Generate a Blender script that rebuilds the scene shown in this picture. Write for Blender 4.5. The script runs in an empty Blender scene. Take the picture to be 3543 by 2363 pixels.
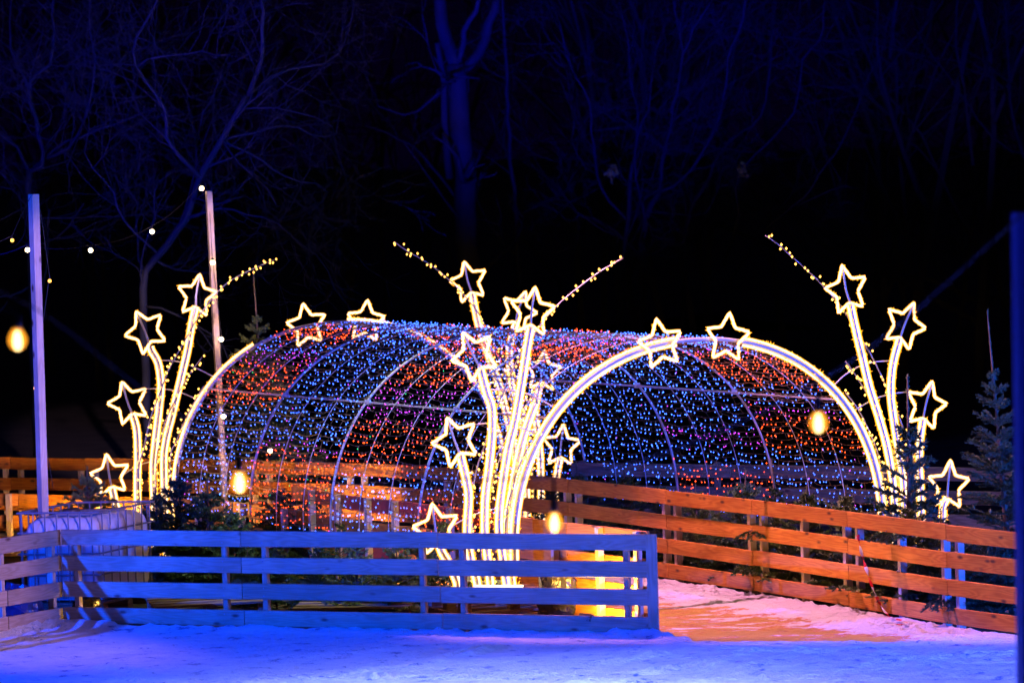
import bpy, math, random
import numpy as np
from mathutils import Matrix, Vector, noise as mnoise

# ------------------------------------------------------------------ camera, world, lights
SC = bpy.context.scene
COL = SC.collection
F_PX, Y_H, ROLL, CAM_H = 12500.0, 542.0, 0.0309, 4.205
_p = math.atan((1181.5 - Y_H) * math.cos(ROLL) / F_PX)
_t = math.pi / 2 - _p
_Rx = np.array([[1, 0, 0], [0, math.cos(_t), -math.sin(_t)], [0, math.sin(_t), math.cos(_t)]])
_c, _s = math.cos(-ROLL), math.sin(-ROLL)
CR = _Rx @ np.array([[_c, -_s, 0], [_s, _c, 0], [0, 0, 1]])
cam_d = bpy.data.cameras.new('camera')
cam = bpy.data.objects.new('camera', cam_d)
COL.objects.link(cam)
cam.matrix_world = Matrix.Translation((0, 0, CAM_H)) @ Matrix(CR.tolist()).to_4x4()
cam_d.sensor_width = 36
cam_d.lens = F_PX / 3543 * 36
cam_d.clip_end = 2000
cam_d.dof.use_dof = True
cam_d.dof.focus_distance = 33.5
cam_d.dof.aperture_fstop = 2.6
SC.camera = cam

w = bpy.data.worlds.new('World')
SC.world = w
w.use_nodes = True
nt = w.node_tree
sky = nt.nodes.new('ShaderNodeTexSky')
sky.sky_type = 'NISHITA'
sky.sun_disc = False
sky.sun_elevation = math.radians(-3)
sky.sun_rotation = math.radians(200)
night = nt.nodes.new('ShaderNodeMixRGB')
night.blend_type = 'ADD'
night.inputs[0].default_value = 1
night.inputs[2].default_value = (0.025, 0.002, 0.17, 1)      # sky glow of the town
nt.links.new(sky.outputs[0], night.inputs[1])
nt.links.new(night.outputs[0], nt.nodes['Background'].inputs[0])
nt.nodes['Background'].inputs[1].default_value = 0.03

SC.view_settings.view_transform = 'Standard'
SC.view_settings.look = 'None'
SC.view_settings.exposure = 0
SC.view_settings.gamma = 1
SC.render.engine = 'CYCLES'
SC.cycles.use_denoising = True
SC.cycles.max_bounces = 5
SC.cycles.transparent_max_bounces = 24
SC.cycles.diffuse_bounces = 2
SC.cycles.sample_clamp_indirect = 4


def lamp(name, kind, loc, power, color, target=None, size=0.1, angle=60, blend=0.3):
    d = bpy.data.lights.new(name, kind)
    d.energy = power
    d.color = color
    d.shadow_soft_size = size
    if kind == 'SPOT':
        d.spot_size = math.radians(angle)
        d.spot_blend = blend
    o = bpy.data.objects.new(name, d)
    COL.objects.link(o)
    o.location = loc
    if target is not None:
        v = Vector(target) - Vector(loc)
        o.rotation_euler = v.to_track_quat('-Z', 'Y').to_euler()
    return o


# rink floodlights outside the frame, with added fill spots among them
_az, _el = math.radians(24), math.radians(-36)
_L1 = (-13.7, 25.3, 4.76)
lamp('flood_light', 'SPOT', _L1, 27000, (0.0, 0.05, 1.0),
     (_L1[0] + math.cos(_az) * math.cos(_el), _L1[1] + math.sin(_az) * math.cos(_el), _L1[2] + math.sin(_el)), 0.14, 45.6, 0.03)
lamp('flood_light', 'SPOT', (0.6, 21.5, 6.0), 23000, (0.44, 0.50, 1.0), (-0.2, 24.3, 0), 0.3, 69, 1.0)
lamp('flood_light', 'SPOT', (3.0, 21.2, 2.4), 15000, (0.09, 0.13, 1.0), (3.0, 21.2, 0), 0.03, 152.4, 0.01)
lamp('flood_light', 'SPOT', (13.0, 25.0, 2.0), 14000, (0.0, 0.08, 1.0), (2.6, 33.5, 0.8), 0.1, 44, 0.3)
lamp('flood_light', 'SPOT', (0.2, 33.0, 6.7), 3600, (1.0, 0.35, 0.58), (2.7, 32.6, 0.0), 0.02, 66, 0.5)  # added lamp standing in for warm bulb strings over the path
lamp('flood_light', 'SPOT', (-2.0, 12.0, 6.0), 4500, (0.8, 0.4, 1.0), (4.9, 30.3, 0.6), 0.4, 7, 1.0)
lamp('flood_light', 'SPOT', (6.0, 24.0, 5.0), 6000, (1.0, 0.46, 0.44), (-4.95, 31.9, 0.35), 0.2, 13, 0.9)
lamp('flood_light', 'SPOT', _L1, 8000, (0.0, 0.05, 1.0), (-4.4, 34.2, 2.0), 0.1, 22, 0.3)
lamp('flood_light', 'SPOT', (5.0, 16.0, 5.5), 13000, (0.62, 0.36, 1.0), (-4.45, 34.3, 2.2), 0.1, 9.4, 0.4)  # added lilac spot to brighten the left pole and the tank
lamp('flood_light', 'SPOT', (-1.0, 24.0, 6.4), 12000, (1.0, 0.62, 0.85), (-3.62, 40.3, 3.0), 0.1, 6.5, 0.4)  # added narrow spot to brighten the pole behind the tunnel
lamp('flood_light', 'SPOT', (3.0, 36.6, 6.7), 450, (1.0, 0.85, 0.45), (2.6, 35.2, 0.0), 0.3, 70, 0.9)  # added soft fill for the firs behind the right fence
lamp('flood_light', 'SPOT', (-1.4, 34.4, 6.7), 1500, (0.85, 0.9, 0.5), (-1.5, 34.9, 0.0), 0.3, 40, 0.5)  # added overhead fill for the firs behind the front fence
lamp('flood_light', 'SPOT', (-2.5, 8.0, 6.0), 500, (0.0, 0.05, 1.0), (2.4, 15.0, 3.0), 0.2, 22, 0.5)  # added blue spot, only there to light the post at the right edge
# blue uplighters under the bare trees
lamp('flood_light', 'SPOT', (-10.0, 36.0, 0.6), 13500, (0.0, 0.006, 1.0), (-5.0, 48.0, 8.0), 0.2, 44, 0.8)
lamp('flood_light', 'SPOT', (0.0, 42.0, 0.6), 15500, (0.0, 0.006, 1.0), (1.8, 57.0, 8.5), 0.2, 40, 0.9)
lamp('flood_light', 'SPOT', (7.0, 42.0, 0.6), 9500, (0.0, 0.008, 1.0), (7.0, 60.0, 8.0), 0.2, 34, 0.9)


# ------------------------------------------------------------------ pixel -> place helpers (display pixels of a 2351 wide view, K to source)
K = 3543 / 2351.0


def ray(x, y):
    return CR @ np.array([(x - 1771.5) / F_PX, -(y - 1181.5) / F_PX, -1.0])


def at_z(x, y, z):
    d = ray(x, y)
    return np.array([0, 0, CAM_H]) + d * ((z - CAM_H) / d[2])


def at_y(x, y, Y):
    d = ray(x, y)
    return np.array([0, 0, CAM_H]) + d * (Y / d[1])


def on_plane(x, y, p0, u, off=0.0):
    """vertical plane through p0 holding direction u; off = metres towards the camera"""
    n = np.array([u[1], -u[0], 0.0])
    n = n / np.linalg.norm(n)
    if n[1] > 0:
        n = -n
    o = np.array([0, 0, CAM_H])
    d = ray(x, y)
    q = np.array([p0[0], p0[1], 0]) + n * off
    return o + d * (np.dot(q - o, n) / np.dot(d, n))


# ------------------------------------------------------------------ materials
def new_mat(name):
    m = bpy.data.materials.new(name)
    m.use_nodes = True
    return m, m.node_tree, m.node_tree.nodes['Principled BSDF']


def plain(name, col, rough=0.6, metal=0.0, var=0.0, scale=8.0, spec=0.5, bump=0.0, bscale=40.0):
    m, t, b = new_mat(name)
    b.inputs['Base Color'].default_value = (*col, 1)
    b.inputs['Roughness'].default_value = rough
    b.inputs['Metallic'].default_value = metal
    b.inputs['Specular IOR Level'].default_value = spec
    if var > 0 or bump > 0:
        tc = t.nodes.new('ShaderNodeTexCoord')
    if var > 0:
        n = t.nodes.new('ShaderNodeTexNoise')
        n.inputs['Scale'].default_value = scale
        n.inputs['Detail'].default_value = 4
        t.links.new(tc.outputs['Object'], n.inputs['Vector'])
        r = t.nodes.new('ShaderNodeValToRGB')
        r.color_ramp.elements[0].position = 0.3
        r.color_ramp.elements[1].position = 0.7
        r.color_ramp.elements[0].color = (*[c * (1 - var) for c in col], 1)
        r.color_ramp.elements[1].color = (*[min(1, c * (1 + var)) for c in col], 1)
        t.links.new(n.outputs['Fac'], r.inputs[0])
        t.links.new(r.outputs[0], b.inputs['Base Color'])
    if bump > 0:
        n2 = t.nodes.new('ShaderNodeTexNoise')
        n2.inputs['Scale'].default_value = bscale
        n2.inputs['Detail'].default_value = 5
        t.links.new(tc.outputs['Object'], n2.inputs['Vector'])
        bp = t.nodes.new('ShaderNodeBump')
        bp.inputs['Strength'].default_value = bump
        bp.inputs['Distance'].default_value = 0.02
        t.links.new(n2.outputs['Fac'], bp.inputs['Height'])
        t.links.new(bp.outputs[0], b.inputs['Normal'])
    return m


def glow(name, col, strength, sample=True):
    m = bpy.data.materials.new(name)
    m.use_nodes = True
    t = m.node_tree
    t.nodes.clear()
    e = t.nodes.new('ShaderNodeEmission')
    e.inputs[0].default_value = (*col, 1)
    e.inputs[1].default_value = strength
    o = t.nodes.new('ShaderNodeOutputMaterial')
    t.links.new(e.outputs[0], o.inputs[0])
    if not sample:
        m.cycles.emission_sampling = 'NONE'
    return m


def wood(name, light, dark, knot=(0.12, 0.05, 0.03), stain=0.0):
    """sawn pine: grain along local X, arched figure, knots, small tone change from board to board"""
    m, t, b = new_mat(name)
    N, L = t.nodes, t.links
    tc = N.new('ShaderNodeTexCoord')
    oi = N.new('ShaderNodeObjectInfo')
    mul = N.new('ShaderNodeVectorMath')
    mul.operation = 'SCALE'
    mul.inputs[0].default_value = (13.7, 5.1, 9.3)
    L.new(oi.outputs['Random'], mul.inputs['Scale'])
    add = N.new('ShaderNodeVectorMath')
    L.new(tc.outputs['Object'], add.inputs[0])
    L.new(mul.outputs[0], add.inputs[1])
    # low warp so that growth rings wander
    mp0 = N.new('ShaderNodeMapping')
    mp0.inputs['Scale'].default_value = (0.7, 3, 7)
    L.new(add.outputs[0], mp0.inputs[0])
    n0 = N.new('ShaderNodeTexNoise')
    n0.inputs['Scale'].default_value = 1.4
    n0.inputs['Detail'].default_value = 2
    L.new(mp0.outputs[0], n0.inputs['Vector'])
    ring = N.new('ShaderNodeMath')
    ring.operation = 'MULTIPLY'
    ring.inputs[1].default_value = 75
    L.new(n0.outputs['Fac'], ring.inputs[0])
    sn = N.new('ShaderNodeMath')
    sn.operation = 'SINE'
    L.new(ring.outputs[0], sn.inputs[0])
    mr = N.new('ShaderNodeMapRange')
    mr.inputs[1].default_value = -1
    mr.inputs[2].default_value = 1
    L.new(sn.outputs[0], mr.inputs[0])
    # fine fibres
    mp1 = N.new('ShaderNodeMapping')
    mp1.inputs['Scale'].default_value = (3, 60, 90)
    L.new(add.outputs[0], mp1.inputs[0])
    n1 = N.new('ShaderNodeTexNoise')
    n1.inputs['Scale'].default_value = 1
    n1.inputs['Detail'].default_value = 4
    L.new(mp1.outputs[0], n1.inputs['Vector'])
    mx = N.new('ShaderNodeMath')
    mx.operation = 'MULTIPLY_ADD'
    mx.inputs[1].default_value = 0.42
    L.new(mr.outputs[0], mx.inputs[0])
    sc = N.new('ShaderNodeMath')
    sc.operation = 'MULTIPLY'
    sc.inputs[1].default_value = 0.7
    L.new(n1.outputs['Fac'], sc.inputs[0])
    L.new(sc.outputs[0], mx.inputs[2])
    cr = N.new('ShaderNodeValToRGB')
    cr.color_ramp.elements[0].position = 0.25
    cr.color_ramp.elements[1].position = 0.85
    cr.color_ramp.elements[0].color = (*light, 1)
    cr.color_ramp.elements[1].color = (*dark, 1)
    L.new(mx.outputs[0], cr.inputs[0])
    # knots
    mp2 = N.new('ShaderNodeMapping')
    mp2.inputs['Scale'].default_value = (3.4, 6, 8)
    L.new(add.outputs[0], mp2.inputs[0])
    vo = N.new('ShaderNodeTexVoronoi')
    vo.inputs['Scale'].default_value = 1.0
    L.new(mp2.outputs[0], vo.inputs['Vector'])
    kr = N.new('ShaderNodeValToRGB')
    kr.color_ramp.elements[0].position = 0.06
    kr.color_ramp.elements[1].position = 0.17
    kr.color_ramp.elements[0].color = (1, 1, 1, 1)
    kr.color_ramp.elements[1].color = (0, 0, 0, 1)
    L.new(vo.outputs['Distance'], kr.inputs[0])
    mk = N.new('ShaderNodeMixRGB')
    mk.inputs[2].default_value = (*knot, 1)
    L.new(kr.outputs[0], mk.inputs[0])
    L.new(cr.outputs[0], mk.inputs[1])
    # board tone + damp blotches
    hs = N.new('ShaderNodeHueSaturation')
    v = N.new('ShaderNodeMapRange')
    v.inputs[3].default_value = 0.85
    v.inputs[4].default_value = 1.12
    L.new(oi.outputs['Random'], v.inputs[0])
    L.new(v.outputs[0], hs.inputs['Value'])
    L.new(mk.outputs[0], hs.inputs['Color'])
    out = hs.outputs[0]
    n3 = N.new('ShaderNodeTexNoise')
    n3.inputs['Scale'].default_value = 2.3
    n3.inputs['Detail'].default_value = 5
    L.new(add.outputs[0], n3.inputs['Vector'])
    r3 = N.new('ShaderNodeValToRGB')
    r3.color_ramp.elements[0].position = 0.4
    r3.color_ramp.elements[1].position = 0.62
    r3.color_ramp.elements[0].color = (0.72, 0.7, 0.7, 1)
    r3.color_ramp.elements[1].color = (1, 1, 1, 1)
    L.new(n3.outputs['Fac'], r3.inputs[0])
    m3 = N.new('ShaderNodeMixRGB')
    m3.blend_type = 'MULTIPLY'
    m3.inputs[0].default_value = 0.7
    L.new(out, m3.inputs[1])
    L.new(r3.outputs[0], m3.inputs[2])
    L.new(m3.outputs[0], b.inputs['Base Color'])
    b.inputs['Roughness'].default_value = 0.62
    b.inputs['Specular IOR Level'].default_value = 0.3
    bp = N.new('ShaderNodeBump')
    bp.inputs['Strength'].default_value = 0.25
    bp.inputs['Distance'].default_value = 0.004
    L.new(mx.outputs[0], bp.inputs['Height'])
    L.new(bp.outputs[0], b.inputs['Normal'])
    return m


M = {}
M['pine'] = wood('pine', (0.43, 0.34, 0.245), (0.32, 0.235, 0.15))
M['pine_warm_lit'] = wood('pine_orange_lit', (0.72, 0.30, 0.05), (0.52, 0.16, 0.025))  # the same pine with warm orange light put into its colour
M['paint_red'] = plain('red_paint', (0.45, 0.06, 0.05), 0.45, var=0.3, scale=3)
M['pallet'] = wood('pallet_wood', (0.36, 0.24, 0.15), (0.2, 0.12, 0.07))
M['pole'] = wood('planed_timber', (0.70, 0.57, 0.46), (0.62, 0.47, 0.35))
M['steel'] = plain('galvanised_steel', (0.22, 0.22, 0.24), 0.45, 0.5, var=0.15)
M['alu'] = plain('satin_aluminium', (0.55, 0.54, 0.55), 0.45, 0.35)
M['wire'] = plain('net_wire', (0.22, 0.14, 0.06), 0.5)
M['dark_wire'] = plain('dark_cable', (0.025, 0.025, 0.03), 0.5)
M['stalk'] = plain('clear_lead', (0.3, 0.3, 0.28), 0.4)
M['rope'] = glow('warm_rope', (1.0, 0.84, 0.62), 2.6)
M['halo_sleeve'] = glow('amber_halo_sleeve', (1.0, 0.36, 0.012), 4.0, False)  # glowing sleeve that also stands in for the gold halo round the ropes
_t = M['halo_sleeve'].node_tree
_mx = _t.nodes.new('ShaderNodeMixShader')
_tr = _t.nodes.new('ShaderNodeBsdfTransparent')
_mx.inputs[0].default_value = 0.29
_t.links.new(_tr.outputs[0], _mx.inputs[1])
_t.links.new(_t.nodes['Emission'].outputs[0], _mx.inputs[2])
_t.links.new(_mx.outputs[0], _t.nodes['Material Output'].inputs[0])
M['spark'] = glow('amber_spark', (1.0, 0.36, 0.015), 3.2, False)
M['twinkle'] = glow('warm_twinkle', (1.0, 0.46, 0.07), 6.0, False)
M['led_blue'] = glow('blue_led', (0.035, 0.12, 1.0), 10.0, True)
M['led_red'] = glow('red_led', (1.0, 0.058, 0.005), 9.0, True)
M['led_violet'] = glow('violet_led', (0.75, 0.06, 1.0), 3.0, True)
M['led_green'] = glow('green_led', (0.02, 1.0, 0.25), 1.6, False)
M['bulb_w'] = glow('warm_white_bulb', (1.0, 0.75, 0.4), 14.0)
M['bulb_a'] = glow('amber_bulb', (1.0, 0.42, 0.06), 5.0)
M['filament'] = glow('hot_filament', (1.0, 0.72, 0.3), 30.0)
M['core'] = glow('bulb_core', (1.0, 0.72, 0.3), 8.5)
M['amber_halo_glass'] = glow('amber_halo_glass', (1.0, 0.34, 0.02), 2.6, False)  # bulb glass made to glow for the amber halo round the near bulbs
_t = M['amber_halo_glass'].node_tree
_mx = _t.nodes.new('ShaderNodeMixShader')
_tr = _t.nodes.new('ShaderNodeBsdfTransparent')
_mx.inputs[0].default_value = 0.45
_t.links.new(_tr.outputs[0], _mx.inputs[1])
_t.links.new(_t.nodes['Emission'].outputs[0], _mx.inputs[2])
_t.links.new(_mx.outputs[0], _t.nodes['Material Output'].inputs[0])
M['black'] = plain('black_plastic', (0.015, 0.015, 0.018), 0.4)
M['needle'] = plain('fir_needles', (0.06, 0.12, 0.06), 0.55, var=0.35, scale=5)
M['needle_pale'] = plain('pale_fir_needles', (0.15, 0.21, 0.07), 0.55, var=0.35, scale=5)
M['fir_bark'] = plain('fir_bark', (0.16, 0.11, 0.07), 0.8, var=0.3, scale=12)
M['bark'] = plain('grey_bark', (0.022, 0.025, 0.031), 0.85, var=0.3, scale=3, bump=0.5, bscale=9)
M['far_bark'] = plain('dark_bark', (0.045, 0.045, 0.045), 0.9)
M['slope'] = plain('leaf_litter_slope', (0.02, 0.02, 0.026), 0.95, var=0.8, scale=0.35)
M['leaf'] = plain('dry_leaf', (0.65, 0.52, 0.03), 0.7, var=0.3)
M['tank'] = plain('white_polyethylene', (0.68, 0.66, 0.68), 0.35, var=0.06, scale=3)
M['soil'] = plain('soil', (0.045, 0.035, 0.025), 0.95, var=0.5, scale=2, bump=0.6, bscale=20)
M['tarp'] = plain('black_film', (0.03, 0.028, 0.03), 0.25, bump=0.9, bscale=14)
M['bag'] = plain('blue_bag', (0.012, 0.02, 0.07), 0.3, bump=0.9, bscale=12)
M['tape_red'] = plain('red_tape', (0.65, 0.015, 0.02), 0.35)
M['tape_white'] = plain('white_tape', (0.8, 0.78, 0.78), 0.35)


def snow_ground(name, path=False):
    m, t, b = new_mat(name)
    N, L = t.nodes, t.links
    tc = N.new('ShaderNodeTexCoord')
    if path:
        at = N.new('ShaderNodeAttribute')
        at.attribute_name = 'snow'
        n = N.new('ShaderNodeTexNoise')
        n.inputs['Scale'].default_value = 5
        n.inputs['Detail'].default_value = 8
        n.inputs['Roughness'].default_value = 0.7
        mp = N.new('ShaderNodeMapping')
        mp.inputs['Scale'].default_value = (0.45, 1.3, 1)
        mp.inputs['Rotation'].default_value = (0, 0, math.radians(10))
        L.new(tc.outputs['Object'], mp.inputs[0])
        L.new(mp.outputs[0], n.inputs['Vector'])
        a = N.new('ShaderNodeMath')
        a.operation = 'ADD'
        L.new(at.outputs['Fac'], a.inputs[0])
        L.new(n.outputs['Fac'], a.inputs[1])
        r = N.new('ShaderNodeValToRGB')
        r.color_ramp.elements[0].position = 0.985
        r.color_ramp.elements[1].position = 1.0
        e = r.color_ramp.elements.new(0.9)
        L.new(a.outputs[0], r.inputs[0])
        r.color_ramp.elements[0].color = (0.62, 0.32, 0.08, 1)
        e = [x for x in r.color_ramp.elements]
        r.color_ramp.elements[0].position = 0.90
        r.color_ramp.elements[0].color = (0.72, 0.46, 0.09, 1)
        r.color_ramp.elements[1].position = 0.97
        r.color_ramp.elements[1].color = (0.62, 0.22, 0.10, 1)
        r.color_ramp.elements[2].position = 0.995
        r.color_ramp.elements[2].color = (0.82, 0.80, 0.80, 1)
        L.new(r.outputs[0], b.inputs['Base Color'])
        rr = N.new('ShaderNodeMapRange')
        rr.inputs[1].default_value = 0.9
        rr.inputs[2].default_value = 1.0
        rr.inputs[3].default_value = 0.3
        rr.inputs[4].default_value = 0.85
        L.new(a.outputs[0], rr.inputs[0])
        L.new(rr.outputs[0], b.inputs['Roughness'])
        hsrc = a.outputs[0]
    else:
        b.inputs['Roughness'].default_value = 0.55
        b.inputs['Specular IOR Level'].default_value = 0.4
        mp = N.new('ShaderNodeMapping')
        mp.inputs['Scale'].default_value = (0.9, 1.2, 1)
        mp.inputs['Rotation'].default_value = (0, 0, math.radians(-6))
        L.new(tc.outputs['Object'], mp.inputs[0])
        n = N.new('ShaderNodeTexNoise')
        n.inputs['Scale'].default_value = 4.2
        n.inputs['Detail'].default_value = 10
        n.inputs['Roughness'].default_value = 0.78
        L.new(mp.outputs[0], n.inputs['Vector'])
        r = N.new('ShaderNodeValToRGB')
        r.color_ramp.elements[0].position = 0.385
        r.color_ramp.elements[1].position = 0.435
        r.color_ramp.elements[0].color = (0.10, 0.20, 0.38, 1)
        r.color_ramp.elements[1].color = (0.70, 0.74, 0.82, 1)
        e = r.color_ramp.elements.new(0.62)
        e.color = (0.86, 0.87, 0.89, 1)
        L.new(n.outputs['Fac'], r.inputs[0])
        L.new(r.outputs[0], b.inputs['Base Color'])
        hsrc = n.outputs['Fac']
    n2 = N.new('ShaderNodeTexNoise')
    n2.inputs['Scale'].default_value = 38
    n2.inputs['Detail'].default_value = 6
    n2.inputs['Roughness'].default_value = 0.65
    mp2 = N.new('ShaderNodeMapping')
    mp2.inputs['Scale'].default_value = (0.7, 0.8, 1)
    L.new(tc.outputs['Object'], mp2.inputs[0])
    L.new(mp2.outputs[0], n2.inputs['Vector'])
    mm = N.new('ShaderNodeMath')
    mm.operation = 'MULTIPLY_ADD'
    mm.inputs[1].default_value = 2.0
    L.new(hsrc, mm.inputs[0])
    L.new(n2.outputs['Fac'], mm.inputs[2])
    bp = N.new('ShaderNodeBump')
    bp.inputs['Strength'].default_value = 0.9
    bp.inputs['Distance'].default_value = 0.05
    L.new(mm.outputs[0], bp.inputs['Height'])
    L.new(bp.outputs[0], b.inputs['Normal'])
    return m


M['ice'] = snow_ground('rink_snow')
M['path'] = snow_ground('path_snow', True)

# ------------------------------------------------------------------ mesh helpers


class MB:
    def __init__(self):
        self.v, self.f, self.mi, self.n = [], [], [], 0

    def add(self, verts, faces, mat=0):
        verts = np.asarray(verts, float)
        self.v.append(verts)
        for f in faces:
            self.f.append([i + self.n for i in f])
            self.mi.append(mat)
        self.n += len(verts)

    def box(self, c, size, mat=0, ax=None):
        c = np.asarray(c, float)
        if ax is None:
            ax = np.eye(3)
        V = [c + ax[0] * (sx * size[0] / 2) + ax[1] * (sy * size[1] / 2) + ax[2] * (sz * size[2] / 2)
             for sx in (-1, 1) for sy in (-1, 1) for sz in (-1, 1)]
        self.add(V, [(0, 1, 3, 2), (4, 6, 7, 5), (0, 4, 5, 1), (2, 3, 7, 6), (0, 2, 6, 4), (1, 5, 7, 3)], mat)

    def tube(self, path, r, sides=5, mat=0, flat=1.0, closed=False):
        P = np.asarray(path, float)
        n = len(P)
        if n < 2:
            return
        R = np.full(n, r) if np.isscalar(r) else np.asarray(r, float)
        if closed:
            T = np.roll(P, -1, 0) - np.roll(P, 1, 0)
        else:
            T = np.gradient(P, axis=0)
        T = T / np.maximum(np.linalg.norm(T, axis=1), 1e-9)[:, None]
        up = np.array([0.0, 0, 1])
        if abs(T[:, 2]).mean() > 0.8:
            up = np.array([0.0, 1, 0])
        B = np.cross(T, up)
        B = B / np.maximum(np.linalg.norm(B, axis=1), 1e-6)[:, None]
        N = np.cross(B, T)
        a = np.arange(sides) * 2 * math.pi / sides + math.pi / 4
        V = P[:, None] + R[:, None, None] * (np.cos(a)[None, :, None] * B[:, None] * flat + np.sin(a)[None, :, None] * N[:, None])
        F = []
        for i in range(n if closed else n - 1):
            j = (i + 1) % n
            for k in range(sides):
                l = (k + 1) % sides
                F.append((i * sides + k, i * sides + l, j * sides + l, j * sides + k))
        if not closed:
            F.append(tuple(range(sides))[::-1])
            F.append(tuple((n - 1) * sides + k for k in range(sides)))
        self.add(V.reshape(-1, 3), F, mat)

    def bead(self, c, r, mat=0, stretch=(1, 1, 1)):
        c = np.asarray(c, float)
        s = np.asarray(stretch)
        V = [c + r * s * np.array(q) for q in ((1, 0, 0), (-1, 0, 0), (0, 1, 0), (0, -1, 0), (0, 0, 1), (0, 0, -1))]
        self.add(V, [(0, 2, 4), (2, 1, 4), (1, 3, 4), (3, 0, 4), (2, 0, 5), (1, 2, 5), (3, 1, 5), (0, 3, 5)], mat)

    def lathe(self, c, prof, sides=16, mat=0):
        c = np.asarray(c, float)
        V, F = [], []
        for r, z in prof:
            for k in range(sides):
                a = 2 * math.pi * k / sides
                V.append(c + np.array([r * math.cos(a), r * math.sin(a), z]))
        for i in range(len(prof) - 1):
            for k in range(sides):
                l = (k + 1) % sides
                F.append((i * sides + k, i * sides + l, (i + 1) * sides + l, (i + 1) * sides + k))
        F.append(tuple(range(sides))[::-1])
        F.append(tuple((len(prof) - 1) * sides + k for k in range(sides)))
        self.add(V, F, mat)

    def build(self, name, mats, parent=None, smooth=False, origin=(0, 0, 0)):
        me = bpy.data.meshes.new(name)
        V = np.concatenate(self.v) if self.v else np.zeros((0, 3))
        V = V - np.asarray(origin, float)
        me.from_pydata(V.tolist(), [], self.f)
        mats = mats if isinstance(mats, (list, tuple)) else [mats]
        for m in mats:
            me.materials.append(m)
        if len(mats) > 1:
            me.polygons.foreach_set('material_index', self.mi)
        if smooth:
            me.polygons.foreach_set('use_smooth', [True] * len(me.polygons))
        me.update()
        o = bpy.data.objects.new(name, me)
        COL.objects.link(o)
        if parent is not None:
            o.parent = parent
            # meshes are written in world metres: shift into the parent's frame
            base = Vector(parent_loc(parent))
            o.location = Vector(origin) - base
        else:
            o.location = Vector(origin)
        return o


def parent_loc(o):
    v = Vector(o.location)
    while o.parent is not None:
        o = o.parent
        v = v + Vector(o.location)
    return v


def tag(o, label=None, cat=None, group=None, kind=None):
    if label:
        o['label'] = label
    if cat:
        o['category'] = cat
    if group:
        o['group'] = group
    if kind:
        o['kind'] = kind
    return o


def thing(name, label, cat, loc, group=None):
    o = bpy.data.objects.new(name, None)
    o.empty_display_size = 0.1
    COL.objects.link(o)
    o.location = Vector([float(c) for c in loc])
    return tag(o, label, cat, group)


def resample(P, step):
    P = np.asarray(P, float)
    d = np.linalg.norm(np.diff(P, axis=0), axis=1)
    s = np.concatenate([[0], np.cumsum(d)])
    n = max(2, int(round(s[-1] / step)) + 1)
    q = np.linspace(0, s[-1], n)
    return np.stack([np.interp(q, s, P[:, i]) for i in range(3)], 1)


def smooth_curve(P, step):
    """Catmull-Rom through P"""
    P = np.asarray(P, float)
    if len(P) < 3:
        return resample(P, step)
    Q = np.vstack([2 * P[0] - P[1], P, 2 * P[-1] - P[-2]])
    out = []
    for i in range(1, len(Q) - 2):
        for t in np.linspace(0, 1, 9)[:-1]:
            out.append(0.5 * ((2 * Q[i]) + (-Q[i - 1] + Q[i + 1]) * t + (2 * Q[i - 1] - 5 * Q[i] + 4 * Q[i + 1] - Q[i + 2]) * t * t
                              + (-Q[i - 1] + 3 * Q[i] - 3 * Q[i + 1] + Q[i + 2]) * t ** 3))
    out.append(P[-1])
    return resample(out, step)


# ------------------------------------------------------------------ the setting: ground, path, rink
random.seed(4)
rng = np.random.default_rng(7)

FR_A, FR_B = np.array([-4.21, 33.2]), np.array([1.11, 31.25])        # front fence line
EDGE = [(-9.0, 26.5), (-4.3, 33.2), (1.11, 31.28), (1.35, 30.93), (4.3, 30.16), (9.0, 28.9)]


def edge_y(x):
    for (x0, y0), (x1, y1) in zip(EDGE[:-1], EDGE[1:]):
        if x <= x1 or (x1, y1) == EDGE[-1]:
            return y0 + (y1 - y0) * (x - x0) / (x1 - x0)


g = MB()
g.add([(-400, -60, -0.04), (400, -60, -0.04), (400, 700, -0.04), (-400, 700, -0.04)], [(0, 1, 2, 3)])
tag(g.build('ground', M['soil']), 'dark bare ground under the trees', kind='structure')

# rink: one sheet with ruts and a ridge of scraped snow along the fence foot
nx, ny = 560, 190
V, F = [], []
ruts = []
for k in range(90):
    x0, y0 = random.uniform(-5.5, 6), random.uniform(27.2, 31)
    a = random.gauss(0.0, 0.55) if k < 30 else random.uniform(-1.4, 1.4)
    L_ = random.uniform(0.4, 2.6)
    bend = random.uniform(-0.6, 0.6)
    ruts.append((x0, y0, a, L_, bend))
xs = np.linspace(-8.5, 8.5, nx)
ts = np.linspace(0, 1, ny) ** 0.8
G = np.zeros((ny, nx))
X = np.zeros((ny, nx))
Y = np.zeros((ny, nx))
for i, x in enumerate(xs):
    ye = edge_y(x)
    X[:, i] = x
    Y[:, i] = 24 + (ye - 24) * ts
for (x0, y0, a, L_, bend) in ruts:
    n = 24
    cx, cy, ang = x0, y0, a
    for s in range(n):
        cx += L_ / n * math.cos(ang)
        cy += L_ / n * math.sin(ang)
        ang += bend / n
        i = int((cx + 8.5) / 17 * (nx - 1))
        if not 3 < i < nx - 4:
            continue
        sl = slice(i - 3, i + 4)
        d2 = (X[:, sl] - cx) ** 2 + (Y[:, sl] - cy) ** 2
        G[:, sl] -= 0.018 * np.exp(-d2 / 0.0007)
        G[:, sl] += 0.018 * np.exp(-(np.sqrt(d2) - 0.06) ** 2 / 0.0008) * 0.4
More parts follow.
